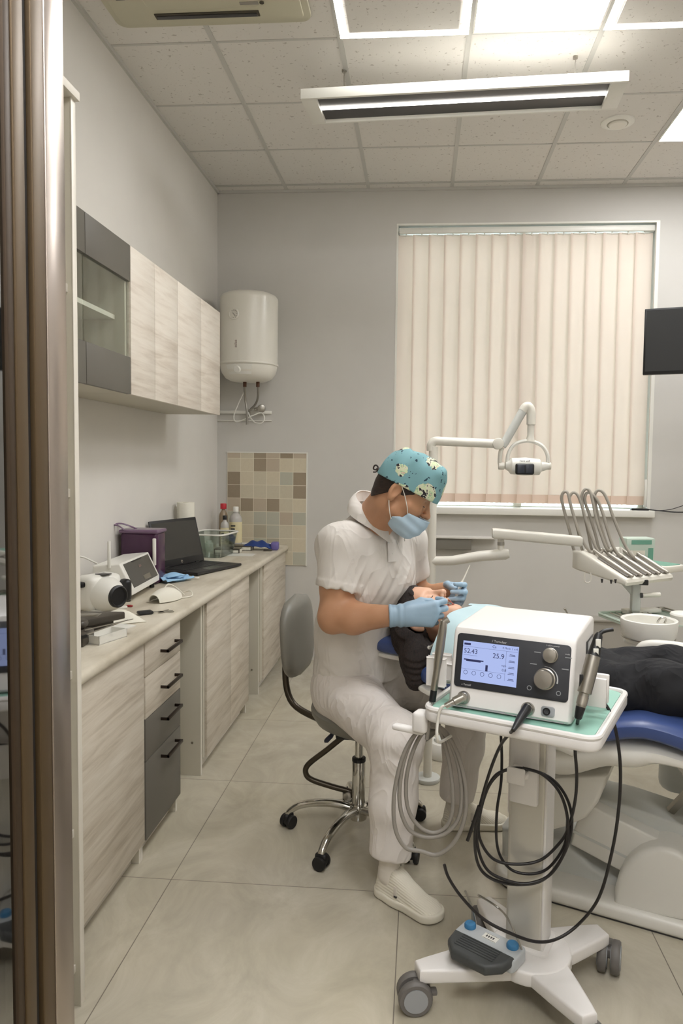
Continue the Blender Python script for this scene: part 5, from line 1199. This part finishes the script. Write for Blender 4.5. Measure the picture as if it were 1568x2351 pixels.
def cloth(name,rgb,rgb2,scale,bs,ridge=None,**k):
    m=mat(name,rgb,.85,**k); t=NT(m); v=t.coord(); a=t.noise(v,scale,4,.55,.6); t.color(t.ramp(a,[(.35,rgb2),(.65,rgb)]))
    if ridge:
        q=t.noise(t.coord(scale=(1.5,1.5,.75),rot=(.5,.4,.3)),ridge[0],2,.4,1.6); q=t.math('POWER',t.math('SUBTRACT',1.0,t.math('ABSOLUTE',t.math('SUBTRACT',t.math('MULTIPLY',q,2.0),1.0))),5.0)
        t.bump(t.math('ADD',q,t.math('MULTIPLY',a,.15)),ridge[1],.022)
    else: t.bump(a,bs,.01)
    return m
M['polo']=cloth('white_polo_knit',(218,212,205),(214,208,201),9,.2,ridge=(5.0,.20))
M['trouser']=cloth('white_trouser_cotton',(224,217,211),(219,212,206),7,.2,ridge=(6,.22))
M['sock']=mat('white_sock',(220,213,202),.9)
m=mat('off_white_knit',(228,222,206),.85); t=NT(m); w_=t.n('ShaderNodeTexWave',wave_type='BANDS',bands_direction='DIAGONAL'); w_.inputs['Scale'].default_value=55; w_.inputs['Distortion'].default_value=.6; t.l(t.coord(),w_.inputs['Vector']); t.bump(w_.outputs['Fac'],.35,.003); M['knit']=m
M['sole']=mat('white_rubber_sole',(226,220,204),.5)
M['glove']=noisy('blue_nitrile_glove',(150,176,197),(157,183,204),10,.4,.12,3)
M['mask_b']=noisy('blue_surgical_mask',(176,200,218),(184,206,223),6,.85,.1,3)
M['hair']=noisy('dark_brown_hair',(38,28,24),(58,42,34),60,.6,.4,3,(1,1,6))
M['hair_b']=noisy('black_brown_hair',(22,16,14),(44,31,26),90,.8,.6,4,(3,1,1))
M['lip']=mat('lip_skin',(176,100,92),.4); M['mouth_in']=mat('mouth_interior',(120,52,48),.4); M['tooth']=mat('tooth_enamel',(232,226,212),.25)
# teal printed cap
m=mat('teal_print_cotton',(104,160,170),.85); t=NT(m); v=t.coord(); vo=t.n('ShaderNodeTexVoronoi',feature='F1'); vo.inputs['Scale'].default_value=9.5; vo.inputs['Randomness'].default_value=.55; t.l(v,vo.inputs['Vector'])
nz=t.noise(v,46,3,.6,.4); nz2=t.noise(v,62,2,.5)
ins=t.math('LESS_THAN',t.math('ADD',vo.outputs['Distance'],t.math('MULTIPLY',nz,.16)),.47)
pic=t.ramp(nz,[(.0,(40,36,40)),(.40,(40,36,40)),(.42,(214,214,190)),(.50,(206,216,176)),(.58,(150,188,150)),(.63,(216,186,168)),(.70,(206,200,170))],'CONSTANT')
base=t.ramp(nz2,[(.0,(38,64,76)),(.33,(38,64,76)),(.345,(122,166,172)),(1,(130,173,178))],'CONSTANT')
t.color(t.mix(ins,base,pic)); M['cap']=m
# ================================================================ THE DENTIST
pel=V3((-.235,2.90,.62)); fw=unit((.80,-.60,0)); rt=unit((-.60,-.80,0)); upz=V3((0,0,1))
rhip,lhip=V3((-.290,2.820,.605)),V3((-.178,2.985,.605)); rkn,lkn=V3((-.068,2.480,.545)),V3((.215,2.93,.565)); ran,lan=V3((-.085,2.452,.11)),V3((.165,2.965,.11))
nk=V3((-.185,2.79,1.275)); rsh,lsh=V3((-.288,2.675,1.185)),V3((-.060,2.955,1.185)); rel=V3((-.303,2.630,.925)); lel=V3((-.02,3.03,.92)); rwr=V3((-.054,2.54,.968)); lwr=V3((.110,2.905,.995))
hc=V3(pY(922,1128,2.665)); hp=math.radians(26); hy=math.radians(2); hs=1.10
hf=V3((math.cos(hp)*math.cos(hy),math.cos(hp)*math.sin(hy),-math.sin(hp))); hr=unit(np.cross(hf,upz)); hu=np.cross(hr,hf)
HA=(hf,hu,hr)
def hw(f,u,s): return hc+hs*(hf*f+hu*u+hr*s)
def fn_head(X,Y,Z):
    P=(X,Y,Z); d=HEAD(loc(P,hc,HA,hs))*f32(hs)
    n_=rc(P,hw(-.015,-.060,0),nk+V3((.0,0,-.04)),.060,.066); n_=smin(n_,rc(P,hw(-.040,-.02,0),nk+V3((-.025,.0,-.01)),.044,.056),.03)
    return smin(d,n_,.025)
def fn_arm_r(X,Y,Z):
    P=(X,Y,Z); d=chain(P,[rsh,rsh*.45+rel*.55,rel+V3((0,0,.02)),rel*.72+rwr*.28,rwr*.92+rel*.08],[.068,.062,.056,.055,.034],.03)
    d=smin(d,sph(P,rel+V3((-.012,-.0,-.008)),.044),.03); return d
def fn_arm_l(X,Y,Z):
    P=(X,Y,Z); return chain(P,[lsh,lsh*.45+lel*.55,lel,lel*.7+lwr*.3,lwr],[.066,.06,.054,.053,.034],.03)
def fn_core(X,Y,Z):
    P=(X,Y,Z); d=rc(P,pel,nk-V3((0,0,.12)),.13,.12,dax=fw,kd=.75)
    d=smin(d,rc(P,rsh,lsh,.05,.05),.05); d=smin(d,rc(P,nk-V3((.02,0,.1)),nk,.07,.06),.04)
    for a,b,c in ((rhip,rkn,ran),(lhip,lkn,lan)): d=smin(d,chain(P,[a,b,c],[.08,.050,.026],.03),.03)
    for c,x in ((ran,unit((.78,-.62,0))),(lan,unit((1,.12,0)))): d=smin(d,rc(P,c-V3((0,0,.05))-x*.02,c-V3((0,0,.082))+x*.13,.024,.016),.03)
    return d
dent=sd_build([(fn_head,tuple(hc-.2),tuple(hc+.185),.0032),(fn_arm_r,(-.40,2.48,.84),(.0,2.78,1.28),.006),(fn_arm_l,(-.16,2.84,.84),(.17,3.12,1.28),.007),(fn_core,(-.5,2.3,.0),(.40,3.2,1.32),.010)],'person','skin')
tag(dent,'seated person in white with a teal printed cap, blue mask and gloves, treating a patient','person')
# polo shirt
hem=V3((-.235,2.90,.655)); wav=lambda P,a,b,c,ph: np.sin(P[0]*f32(a)+P[1]*f32(b)+P[2]*f32(c)+f32(ph))
chest=V3((-.185,2.825,1.06)); waist=V3((-.235,2.885,.82))
def fn_shirt(X,Y,Z):
    P=(X,Y,Z)
    d=rc(P,pel+V3((0,0,.02)),waist,.192,.188,dax=fw,kd=.80); d=smin(d,rc(P,waist,chest,.188,.205,dax=fw,kd=.74),.05)
    d=smin(d,rc(P,chest,nk-V3((.005,0,.085)),.150,.085,dax=fw,kd=.85),.05); d=smin(d,rc(P,rsh+V3((.01,.01,.0)),lsh,.080,.078),.05)
    d=smin(d,rc(P,nk-V3((.03,0,.06)),nk+V3((-.024,.008,-.005)),.07,.058),.04); d=smin(d,rc(P,nk+V3((0,0,-.060)),rsh+V3((.015,.015,.010)),.052,.074),.04); d=smin(d,rc(P,nk+V3((0,0,-.06)),lsh,.052,.074),.04)
    d=smin(d,rc(P,nk+V3((-.028,.012,-.045)),rsh+V3((-.02,.045,-.005)),.058,.085),.04)
    se=rsh*.38+rel*.62; ad=unit(rel-rsh); s_=rc(P,rsh+V3((.0,.005,.0)),rsh*.30+rel*.70,.083,.080); s_=smax(s_,plane(P,se+V3((0,0,.012)),ad+V3((-.10,0,0))),.004); d=smin(d,s_,.03)
    le=lsh*.42+lel*.58; ld=unit(lel-lsh); s_=rc(P,lsh,lsh*.30+lel*.70,.083,.082); s_=smax(s_,plane(P,le,ld),.004); d=smin(d,s_,.03)
    # folds
    low=np.clip((f32(.95)-Z)/f32(.25),0,1); mid=np.clip(1-np.abs(Z-f32(1.05))/f32(.14),0,1)
    tri=lambda q:1-2*np.abs(np.mod(q,2)-1)
    q1=(X*f32(11)-Y*f32(8)+Z*f32(24)+f32(.35)*wav(P,16,12,9,0)); q2=(X*f32(16)+Y*f32(9)-Z*f32(15)+f32(.4)*wav(P,10,-14,12,1))
    d=d+f32(.0085)*low*wav(P,5,6,30,0)*(tri(q1)**2-f32(.3))*np.clip(wav(P,9,14,7,1)+f32(.6),0,1)+f32(.0085)*mid*(tri(q2)**3)*np.clip(wav(P,-9,12,10,2)+f32(.5),0,1)+f32(.0020)*wav(P,22,-18,30,3)*wav(P,14,20,-12,1)
    d=d-f32(.012)*np.clip((f32(.74)-Z)/f32(.08),0,1)
    bd=plane(P,se+V3((0,0,.012)),ad+V3((-.10,0,0))); d=d-f32(.0032)*np.clip((bd+f32(.026))/f32(.003),0,1)*(np.sqrt((X-f32(se[0]))**2+(Y-f32(se[1]))**2)<.11)*(Z>.95)
    cpl=plane(P,nk+V3((0,0,.030)),(.58,-.40,1)); cyl_=rc(P,nk-V3((0,0,.3)),nk+V3((.03,0,.3)),.088,.092); d=smax(d,-smax(-cpl,cyl_,.01),.006)
    vn=rc(P,V3(pY(892,1215,2.69)),V3(pY(896,1248,2.685)),.020,.003); d=smax(d,-vn,.005)
    return smax(d,-plane(P,hem,(0.05,0,1)),.006)
shirt=sd_build([(fn_shirt,(-.50,2.50,.60),(.13,3.17,1.37),.0058)],'polo_shirt','polo',dent)
# collar : band with a folded leaf, placket and buttons
def ring(a,zo,ro):     # around the neck, a=0 front
    c=nk+V3((.012,-.004,.026)); ca_=math.cos(a); bk=max(0,-ca_); q=fw*ca_*((.080-.018*bk)+ro*(1-.62*bk))+rt*math.sin(a)*(.073+ro)
    return Vector(c+q+V3((0,0,zo-.060*math.cos(a)+.012*math.sin(a)**2)))
def leaf(u,v):
    a=.40+(2*PI-.80)*u; k=min(u,1-u); dropx=.052+.022*max(0,1-k/.10)
    r=.004+.040*v**1.1+.008*math.sin(PI*v); return ring(a,.030-dropx*v+.008*math.sin(PI*v),r)
part(MB().sheet(leaf,56,8,.0035),'collar','polo',shirt,sharp=60)
part(MB().sheet(lambda u,v:ring(.32+(2*PI-.64)*u,-.012+.038*v,.003+.002*v),48,4,.002),'collar_band','polo',shirt)
pc0=V3(pY(896,1236,2.70)); pc1=V3(pY(899,1290,2.70))
def chest_pt(x,z,off=.0):      # cast from outside onto the shirt
    o=V3((x,2.4,z)); 
    for _ in range(60):
        d=float(fn_shirt(*[np.full((1,1,1),c,f32) for c in o])[0,0,0]); 
        if d<.0008: break
        o[1]+=max(d*.7,.0006)
    o[1]-=off; return Vector(o)
pts=[chest_pt(pc0[0]*(1-k)+pc1[0]*k+.002,pc0[2]*(1-k)+pc1[2]*k,.0006) for k in np.linspace(.12,1,9)]
b=MB(); ww=.015
b.sheet(lambda u,v:chest_pt(pts[int(round(v*8))].x+ww*(u-.5)*2,pts[int(round(v*8))].z,.0022),4,8,.0028)
part(b,'placket','polo',shirt)
for k in (1,5): part(MB().cyl(pts[k]+Vector((0,-.0035,0)),pts[k]+Vector((0,-.001,0)),.0042,seg=12),'button','white',shirt)
# trousers
def fn_tr(X,Y,Z):
    P=(X,Y,Z)
    d=rc(P,pel+V3((0,0,.06)),pel-V3((-.01,-.01,.0)),.172,.168,dax=fw,kd=.85)
    d=smin(d,rc(P,rhip-V3((0,0,.0)),lhip,.120,.120),.05)
    for a,b,c,h in ((rhip,rkn,ran,.15),(lhip,lkn,lan,.125)):
        t_=rc(P,a,b,.122,.088); lg=chain(P,[b,b*.5+c*.5,c+V3((0,0,-.03))],[.088,.080,.070],.03); t_=smin(t_,lg,.05)
        t_=smax(t_,-plane(P,c+V3((0,0,h-.11)),(0.12,.05,1)),.004); t_=smax(t_,-rc(P,c,c-V3((0,0,.1)),.060,.060),.004)
        d=smin(d,t_,.035)
    kn=sum(np.exp(-((X-f32(b[0]))**2+(Y-f32(b[1]))**2+(Z-f32(b[2]-.03))**2)/f32(.010)) for b in (rkn,lkn))
    cr=np.exp(-((X+f32(.17))**2+(Y-f32(2.78))**2+(Z-f32(.66))**2)/f32(.016))
    d=d+f32(.006)*kn*wav(P,20,50,78,.4)*wav(P,12,-9,8,1)+f32(.005)*cr*wav(P,60,-30,60,0)+f32(.0022)*wav(P,26,20,34,2)*wav(P,-14,16,9,0)
    return smax(d,plane(P,pel+V3((0,0,.075)),(0,0,1)),.01)
tr_=sd_build([(fn_tr,(-.50,2.34,.09),(.36,3.20,.72),.0062)],'trousers','trouser',dent)
# socks and slip-on shoes
for sn,an,xd in (('r',ran,unit((.78,-.62,0))),('l',lan,unit((1,.12,0)))):
    xd=V3(xd); yd=V3((-xd[1],xd[0],0)); o0=V3((an[0],an[1],0))-xd*.062; zz=V3((0,0,1)); AXS=(xd,yd,zz)
    W3=lambda x,y,z: o0+xd*x+yd*y+zz*z
    def fn_sock(X,Y,Z): return smin(rc((X,Y,Z),an+V3((0,0,.07)),an-V3((0,0,.03)),.040,.033),rc((X,Y,Z),an-V3((0,0,.03)),W3(.13,0,.05),.032,.026),.03)+f32(.0012)*np.sin(Z*f32(520))*(Z>.10)
    sd_build([(fn_sock,tuple(an-.13),tuple(an+.13),.005)],'sock','sock',dent)
    def outline(P,off):    # sole plan distance
        x,y,z=P; d=rc((x,y,0*z),(.048,0,0),(.11,.002,0),.040,.040); d=smin(d,rc((x,y,0*z),(.11,.002,0),(.232,.004,0),.040,.050),.03); return d+f32(off)
    def fn_sole(X,Y,Z):
        P=loc((X,Y,Z),o0,AXS); return smax(outline(P,-.003),np.abs(P[2]-f32(.016)-f32(.12)*np.clip(P[0]-f32(.24),0,1))-f32(.0145),.008)
    def fn_up(X,Y,Z):
        P=loc((X,Y,Z),o0,AXS); x,y,z=P
        top=f32(.060)+np.clip(f32(.20)-x,0,f32(.10))*f32(.60)-np.clip(x-f32(.20),0,1)*f32(.16)
        d=smax(outline(P,.001+0*0)+np.clip(z-f32(.02),0,1)*f32(.16),z-top,.035)
        d=smax(d,-(z-f32(.012)),.004)
        op=chain(P,[(.048,0,.10),(.048,0,.16)],[.030,.034],.01); op=smin(op,rc(P,(.048,0,.135),(.115,0,.150),.033,.034),.01); d=smax(d,-op,.005)
        g=np.abs(x-f32(.118)-(z-f32(.07))*f32(.5)); d=smax(d,f32(.0016)-np.maximum(g,np.maximum(f32(.045)-z,np.abs(y)-f32(1))),.001) if False else d
        return d
    lo=tuple(np.minimum(W3(-.03,-.08,0),np.minimum(W3(.31,.08,0),np.minimum(W3(-.03,.08,0),W3(.31,-.08,0))))); hi=tuple(np.maximum(W3(-.03,-.08,.15),np.maximum(W3(.31,.08,.15),np.maximum(W3(-.03,.08,.15),W3(.31,-.08,.15)))))
    sh_=sd_build([(fn_up,lo,hi,.0036)],'shoe','knit',dent)
    sd_build([(fn_sole,(lo[0],lo[1],-.004),(hi[0],hi[1],.06),.0036)],'sole','sole',sh_)
    b=MB().box((-.006,-.001,-.016),(.006,.003,.016),.001,M=Matrix.Translation(W3(.125,-.044,.062))@Matrix.Rotation(math.atan2(xd[1],xd[0]),4,'Z')); part(b,'gusset','sock',sh_)
    part(MB().box((-.006,-.002,-.003),(.006,.003,.003),.001,M=Matrix.Translation(W3(.128,-.0455,.045))@Matrix.Rotation(math.atan2(xd[1],xd[0]),4,'Z')),'shoe_tag','trough',sh_)
# hair at the nape and temple, eyebrows
def fn_hair(X,Y,Z):
    P=loc((X,Y,Z),hc,HA,hs); f,u,s=P
    d=ellp(P,(.002,.030,0),(.0932,.0925,.0795)); d=smin(d,rc(P,(-.045,-.01,0),(-.045,-.035,0),.046,.046),.03)
    reg=smax(smax(u-f32(.055),-(u+f32(.030))+(f+f32(.05))*f32(.9),.004),f-f32(-.028),.004)
    tmp=smax(smax(np.abs(f-f32(.018))-f32(.024),np.abs(u-f32(.012))-f32(.022),.006),f32(.055)-np.abs(s),.002)
    return smax(d,np.minimum(reg,tmp),.003)*f32(hs)
sd_build([(fn_hair,tuple(hc-.15),tuple(hc+.15),.003)],'hair','hair',dent)
b=MB()
for s_ in (-1,1): b.tube([Vector(hw(.0955-.022*k*k,.0165+.006*math.sin(PI*k)-.002*k,s_*(.014+.036*k))) for k in np.linspace(0,1,8)],[.002,.0042,.0046,.0046,.0042,.0036,.003,.0014],8)
part(b,'eyebrow','hair',dent)
b=MB()
for s_ in (-1,1): b.tube([Vector(hw(.0895-.007*k*k,-.0105-.002*math.sin(PI*k),s_*(.021+.023*k))) for k in np.linspace(0,1,7)],.0021,6)
part(b,'eyelashes','hair',dent)
# cap
def fn_cap(X,Y,Z):
    P=loc((X,Y,Z),hc,HA,hs); f,u,s=P; e=f32(2.7)
    k=(np.abs((f-f32(.012))/f32(.113))**e+np.abs((u-f32(.012))/f32(.130))**e+np.abs(s/f32(.0915))**e)**(1/e); d=(k-1)*f32(.095)
    d=d-f32(.010)*np.exp(-((f-f32(.095))**2+(u-f32(.112))**2)/f32(.0012))
    d=d+f32(.0022)*np.sin(f*f32(70)+u*f32(40))*np.sin(s*f32(60)+u*f32(30))*np.clip(u/f32(.1),0,1)+f32(.0015)*np.sin(f*f32(130)-u*f32(60))*np.clip((u-f32(.07))/f32(.05),0,1)
    d=smax(d,-(u-f32(.016)-(f-f32(.016))*f32(-.02)),.003)
    return smax(d,-ellp(P,(.002,.025,0),(.0945,.094,.080)),.002)*f32(hs)
cap=sd_build([(fn_cap,tuple(hc-.17),tuple(hc+.20),.0032)],'surgical_cap','cap',dent)
b=MB()
k0=V3(hw(-.096,.030,.012)); 
b.ell(k0-hf*.006,(.008,.010,.008)).tube(spline([Vector(k0),Vector(k0-hf*.016+hu*.010),Vector(k0-hf*.024+hu*.006),Vector(k0-hf*.022-hu*.006),Vector(k0-hf*.010-hu*.004)],5),.0028,8).tube(spline([Vector(k0),Vector(k0-hf*.010-hu*.012+hr*.01),Vector(k0-hf*.018-hu*.016+hr*.014)],4),.0026,8)
part(b,'cap_ties','hair',cap)
# mask with ear loops
def fn_mask(X,Y,Z):
    P=loc((X,Y,Z),hc,HA,hs); f,u,s=P
    d=ellp(P,(.034,-.034,0),(.066,.090,.0695)); d=smin(d,rc([f,u,np.abs(s)],(.0,-.072,.052),(.070,-.104,.020),.028,.030),.03); d=smin(d,ellp(P,(.085,-.066,0),(.042,.048,.042)),.03); d=smin(d,sph(P,(.108,-.045,0),.018),.02)
    d=d+f32(.0012)*np.sin((u+f*f32(.25))*f32(190))+f32(.0012)*np.sin(s*f32(70)+f*f32(90))
    top=f32(-.050)-np.clip((f32(.050)-f)/f32(.012),0,1)*f32(.022)-np.clip((f32(.03)-f)/f32(.03),0,1)*f32(.014)
    reg=smax(u-top,f32(.006)-f,.003)
    shell=smax(d,-(d+f32(.006)),.001)
    return smax(shell,reg,.002)*f32(hs)
mk=sd_build([(fn_mask,tuple(hc-.17),tuple(hc+.17),.0029)],'face_mask','mask_b',dent)
b=MB()
b.tube(spline([Vector(hw(-.018,.026,.087)),Vector(hw(.012,-.004,.083)),Vector(hw(.036,-.034,.079)),Vector(hw(.048,-.054,.071))],6),.0016,6)
b.tube(spline([Vector(hw(-.030,-.030,.081)),Vector(hw(-.020,-.052,.079)),Vector(hw(-.002,-.080,.076)),Vector(hw(.008,-.092,.072))],6),.0016,6)
part(b,'ear_loops','loop',mk)
# gloved hands
def glove(wr,ax,up_,curl,thumb,scale,name,label=None,mirror=False,wrr=.029):
    ax=unit(ax); up_=V3(up_); up_=unit(up_-ax*(up_@ax)); nz_=np.cross(ax,up_)*(-1 if mirror else 1); fn0=hand_fn(curl,thumb,wr=wrr)
    def fn(X,Y,Z):
        P=loc((X,Y,Z),wr,(ax,up_,nz_),scale); d=fn0(P)*f32(scale); x=P[0]
        d=d-f32(.0022)*np.exp(-((x+f32(.046))/f32(.004))**2)-f32(.0010)*np.sin(x*f32(300))*(x<0)
        return smax(d,-(x+f32(.052))*f32(scale),.003)
    o=sd_build([(fn,tuple(V3(wr)-.10*scale-np.maximum(-ax,0)*.16*scale),tuple(V3(wr)+.10*scale+np.maximum(ax,0)*.16*scale),.0026)],name,'glove',dent); return lambda x,y,z:V3(wr)+scale*(ax*x+up_*y+nz_*z)
rW=V3((-.046,2.541,.966))
RH=glove(rW,(1,.10,.05),(-.10,.0,1),[(.50,1.25,.55),(.70,1.30,.6),(.85,1.35,.6),(.95,1.35,.6)],[(.02,.028,.012),(.055,.038,.034),(.088,.032,.050),(.108,.020,.050)],1.10,'glove',mirror=True,wrr=.037)
lW=V3(pY(1020,1362,2.93))
LH=glove(lW,(.62,-.72,.10),(.0,.1,1),[(.55,.75,.5),(.65,.95,.6),(.75,1.05,.6),(.85,1.1,.7)],[(.02,.026,.012),(.055,.036,.034),(.085,.030,.046),(.108,.022,.046)],1.1,'glove')
# ================================================================ THE PATIENT
pz=.922; ph=V3(C(-.018,0,pz)); pf=unit(V3(ca)*.36+V3((0,-.02,1))); pu=unit(V3(-ca)); pu=unit(pu-pf*(pu@pf)); pr=np.cross(pf,pu); PA=(pf,pu,pr); psz=1.02
def pw(f,u,s): return ph+psz*(pf*f+pu*u+pr*s)
Cv=lambda s,t,z:V3(C(s,t,z))
def fn_ph(X,Y,Z):
    P=(X,Y,Z); d=HEADM(loc(P,ph,PA,psz))*f32(psz); n_=rc(P,pw(-.03,-.055,0),Cv(.175,0,.86),.052,.058); return smin(d,n_,.025)
def fn_pb(X,Y,Z):
    P=(X,Y,Z); d=chain(P,[Cv(.22,0,.865),Cv(.45,0,.82),Cv(.66,0,.77)],[.17,.15,.145],.04,dax=(0,0,1),kd=.52)
    d=smin(d,rc(P,Cv(.20,-.14,.865),Cv(.20,.14,.865),.052,.052),.05); d=smin(d,rc(P,Cv(.14,0,.87),Cv(.24,0,.87),.055,.08),.03)
    for t_ in (-.1,.1): d=smin(d,chain(P,[Cv(.66,t_,.765),Cv(1.02,t_*.9,.775),Cv(1.45,t_*.8,.56)],[.07,.052,.04],.03),.03)
    for sg in (-1,1): d=smin(d,chain(P,[Cv(.20,sg*.155,.865),Cv(.36,sg*.215,.815),Cv(.50,sg*.225,.80)],[.046,.040,.028],.03),.02)
    return d
def fn_phand(X,Y,Z):
    r=None
    for sg in (-1,1):
        o=Cv(.505,sg*.225,.80); ax=unit(V3(ca)-V3((0,0,.25))); up_=V3(cn)*(-sg); nz_=V3((0,0,-1)); nz_=unit(nz_-ax*(nz_@ax))
        d=hand_fn([(.2,.25,.2)]*4,[(.02,.026,.006),(.05,.045,.012),(.075,.052,.016),(.095,.052,.018)])(loc((X,Y,Z),o,(ax,up_,nz_),.95))*f32(.95); r=d if r is None else np.minimum(r,d)
    return r
c6=Cv(.62,0,.92)
pat=sd_build([(fn_ph,tuple(ph-.21),tuple(ph+.20),.0032),(fn_pb,(-.1,1.9,.45),(1.65,3.1,1.02),.0115),(fn_phand,tuple(c6-V3((.25,.40,.20))),tuple(c6+V3((.30,.40,.02))),.0045)],'person','skin_f')
tag(pat,'reclined person with long dark hair and open mouth, black clothes and a pale blue bib','person')
# hair
def fn_phair(X,Y,Z):
    P=(X,Y,Z); L_=loc(P,ph,PA,psz); f,u,s=L_
    d=ellp(L_,(-.010,.034,0),(.106,.100,.086)); d=smax(d,-ellp(L_,(.070,-.030,0),(.075,.105,.071)),.01); d=smax(d,-(u+f32(.03)+(f32(.0)-f)*f32(.3)),.01); d=d*f32(psz)
    d=smin(d,chain(P,[pw(-.05,.055,.035),pw(-.085,.0,.075),Cv(.02,-.155,.785),Cv(.03,-.185,.725)],[.055,.054,.052,.036],.04),.03)
    d=smin(d,chain(P,[pw(-.06,.02,.06),pw(-.085,-.05,.085),Cv(.10,-.155,.80)],[.04,.035,.03],.03),.02)
    d=smin(d,chain(P,[pw(-.05,.055,-.035),pw(-.08,.0,-.07),Cv(.03,.14,.80)],[.05,.045,.03],.03),.03)
    st_=np.sin((X*f32(ca.y)-Y*f32(ca.x))*f32(260)+Z*f32(320)+np.sin(X*f32(40))*f32(2)); d=d+f32(.0022)*st_
    return smax(d,-ellp(L_,(-.024,-.006,.085),(.024,.038,.03)),.006)
sd_build([(fn_phair,tuple(ph-V3((.19,.26,.28))),tuple(ph+V3((.25,.22,.15))),.0036)],'hair','hair_b',pat)
b=MB()
for s_ in (-1,1):
    b.tube([Vector(pw(.094-.022*k*k,.018+.006*math.sin(PI*k)-.002*k,s_*(.014+.034*k))) for k in np.linspace(0,1,8)],[.0012,.0028,.003,.003,.003,.0026,.002,.001],8)
part(b,'eyebrows','hair_b',pat)
b=MB()
for s_ in (-1,1): b.tube([Vector(pw(.0895-.007*k*k,-.0105-.002*math.sin(PI*k),s_*(.021+.023*k))) for k in np.linspace(0,1,7)],.0013,6)
part(b,'eyelashes','hair_b',pat)
part(MB().tube([Vector(pw(.090+.004*math.cos(a)-.009*math.sin(a)**2,-.078+.0165*math.cos(a),0.0195*math.sin(a))) for a in [2*PI*k/24 for k in range(24)]],.0036,8,closed=True),'lips','lip',pat)
b=MB()
for k in range(8):
    a=-.95+1.9*k/7; b.box((-.003,-.0032,-.006),(.003,.0032,.003),.0015,M=Matrix.Translation(pw(.078+.010*math.cos(a)-.01,-.0675,.0145*math.sin(a))))
part(b,'teeth','tooth',pat)
# clothes
M['black_cloth']=cloth('black_cloth',(15,15,19),(20,20,24),10,.25,ridge=(6,.2))
def fn_ptop(X,Y,Z):
    d=fn_pb(X,Y,Z)-f32(.010); P=(X,Y,Z); s_=(X-f32(CA.x))*f32(ca.x)+(Y-f32(CA.y))*f32(ca.y)
    d=smax(d,s_-f32(.70),.006); d=smax(d,-(s_-f32(.125)),.006); return smax(d,-rc(P,Cv(.08,0,.885),Cv(.16,0,.87),.064,.066),.006)
def fn_ptro(X,Y,Z):
    P=(X,Y,Z); d=rc(P,Cv(.60,0,.775),Cv(.70,0,.765),.165,.17,dax=(0,0,1),kd=.50)
    for t_ in (-.105,.105):
        d=smin(d,chain(P,[Cv(.66,t_,.772),Cv(.84,t_,.800),Cv(1.02,t_*.95,.775),Cv(1.45,t_*.85,.56)],[.086,.083,.076,.062],.04),.025)
    d=d+f32(.004)*wav(P,40,-22,30,0)*wav(P,15,25,-20,1)+f32(.003)*wav(P,-24,60,40,2)
    s_=(X-f32(CA.x))*f32(ca.x)+(Y-f32(CA.y))*f32(ca.y); return smax(d,s_-f32(1.46),.006)
sd_build([(fn_ptop,(-.1,2.2,.60),(.95,3.15,1.02),.008)],'black_top','black_cloth',pat)
sd_build([(fn_ptro,(.35,1.95,.45),(1.6,2.95,.95),.0075)],'black_trousers','black_cloth',pat)
for t_ in (-.09,.09):
    sh_=MB(); c_=C(1.52,t_*.9,.56); d_=(ca*.45+Vector((0,0,.9))).normalized()
    part(loft(MB(),[(c_-d_*.05,cn,ca,.03,.03),(c_-d_*.03,cn,ca,.04,.038),(c_+d_*.08,cn,ca,.045,.036),(c_+d_*.17,cn,ca,.04,.026),(c_+d_*.20,cn,ca,.02,.012)],20,2.4),'shoe','black_cloth',pat)
# bib : sheet draped over the chest
M['bib']=noisy('pale_blue_bib',(184,208,213),(194,216,220),5,.8,.12,3)
def bib(u,v):
    w=-.30+.50*u          # arc length across the chest, near side hangs down
    s_=.125+.22*v+.045*math.exp(-(w/.05)**2)*(1-v)
    top=lambda t_:.972-.040*(abs(t_)/.2)**2.0-.05*max(0,s_-.2)
    if w>-.17: t_,z=w,top(w)
    else:
        k=(-.17-w)/.13; t_=-.17-.085*math.sin(min(1,k*1.1)*PI/2); z=top(-.17)-.155*k**1.15; s_-=.022*k*(1-v)
    return C(s_,t_,z+.003*math.sin(24*u+3*v)+.002*math.sin(9*v+5*u))
part(MB().sheet(bib,30,16,.0022),'bib','bib',pat)
part(MB().ell(pw(-.02,-.10,.165)+V3((0,0,-.02)),(.007,.007,.007)).tube(spline([Vector(pw(-.02,-.10,.165)+V3((0,0,-.02))),C(.12,-.205,.885),C(.135,-.20,.90)],5),.003,6),'bib_clip','white',pat)
# instruments in the dentist's hands
mo=Vector(pw(.085,-.075,.0)); g0=Vector(RH(.118,.026,.036))
mi=thing('mouth_mirror','thin steel mouth mirror held in the gloved right hand','dental tool',g0)
dv_=(g0-mo).normalized()
part(MB().tube([mo+dv_*.012,mo*.5+g0*.5,g0,g0+dv_*.012],[.0016,.0022,.0028,.0026],10),'handle','steel',mi)
part(MB().lathe([(.001,-.001),(.010,-.001),(.0105,.001),(.001,.0015)],frame(mo+dv_*.010,(0.2,-.3,.9)),20),'mirror_head','chrome',mi)
p0=pY(1040,1386,2.80); p1=pY(1062,1334,2.83); p2=pY(1079,1297,2.85); 
sc_=thing('scaler_handpiece','slim white scaler handpiece held in the gloved left hand','dental tool',p0)
d_=(p1-p0); part(MB().tube([p0+d_*.15,p0+d_*.5,p1-d_*.1,p1],[.0045,.0062,.006,.004],12),'handle','white',sc_)
part(MB().tube([p1,p1*.5+p2*.5,p2],[.0036,.0026,.0016],10),'tip','ivory',sc_)
part(MB().tube(spline([p0+d_*.16,p0+d_*.02,p0-d_*.06+Vector((-.004,-.01,0))],4),[.003]*5+[.002]*3+[.0014],8),'working_tip','steel',sc_)
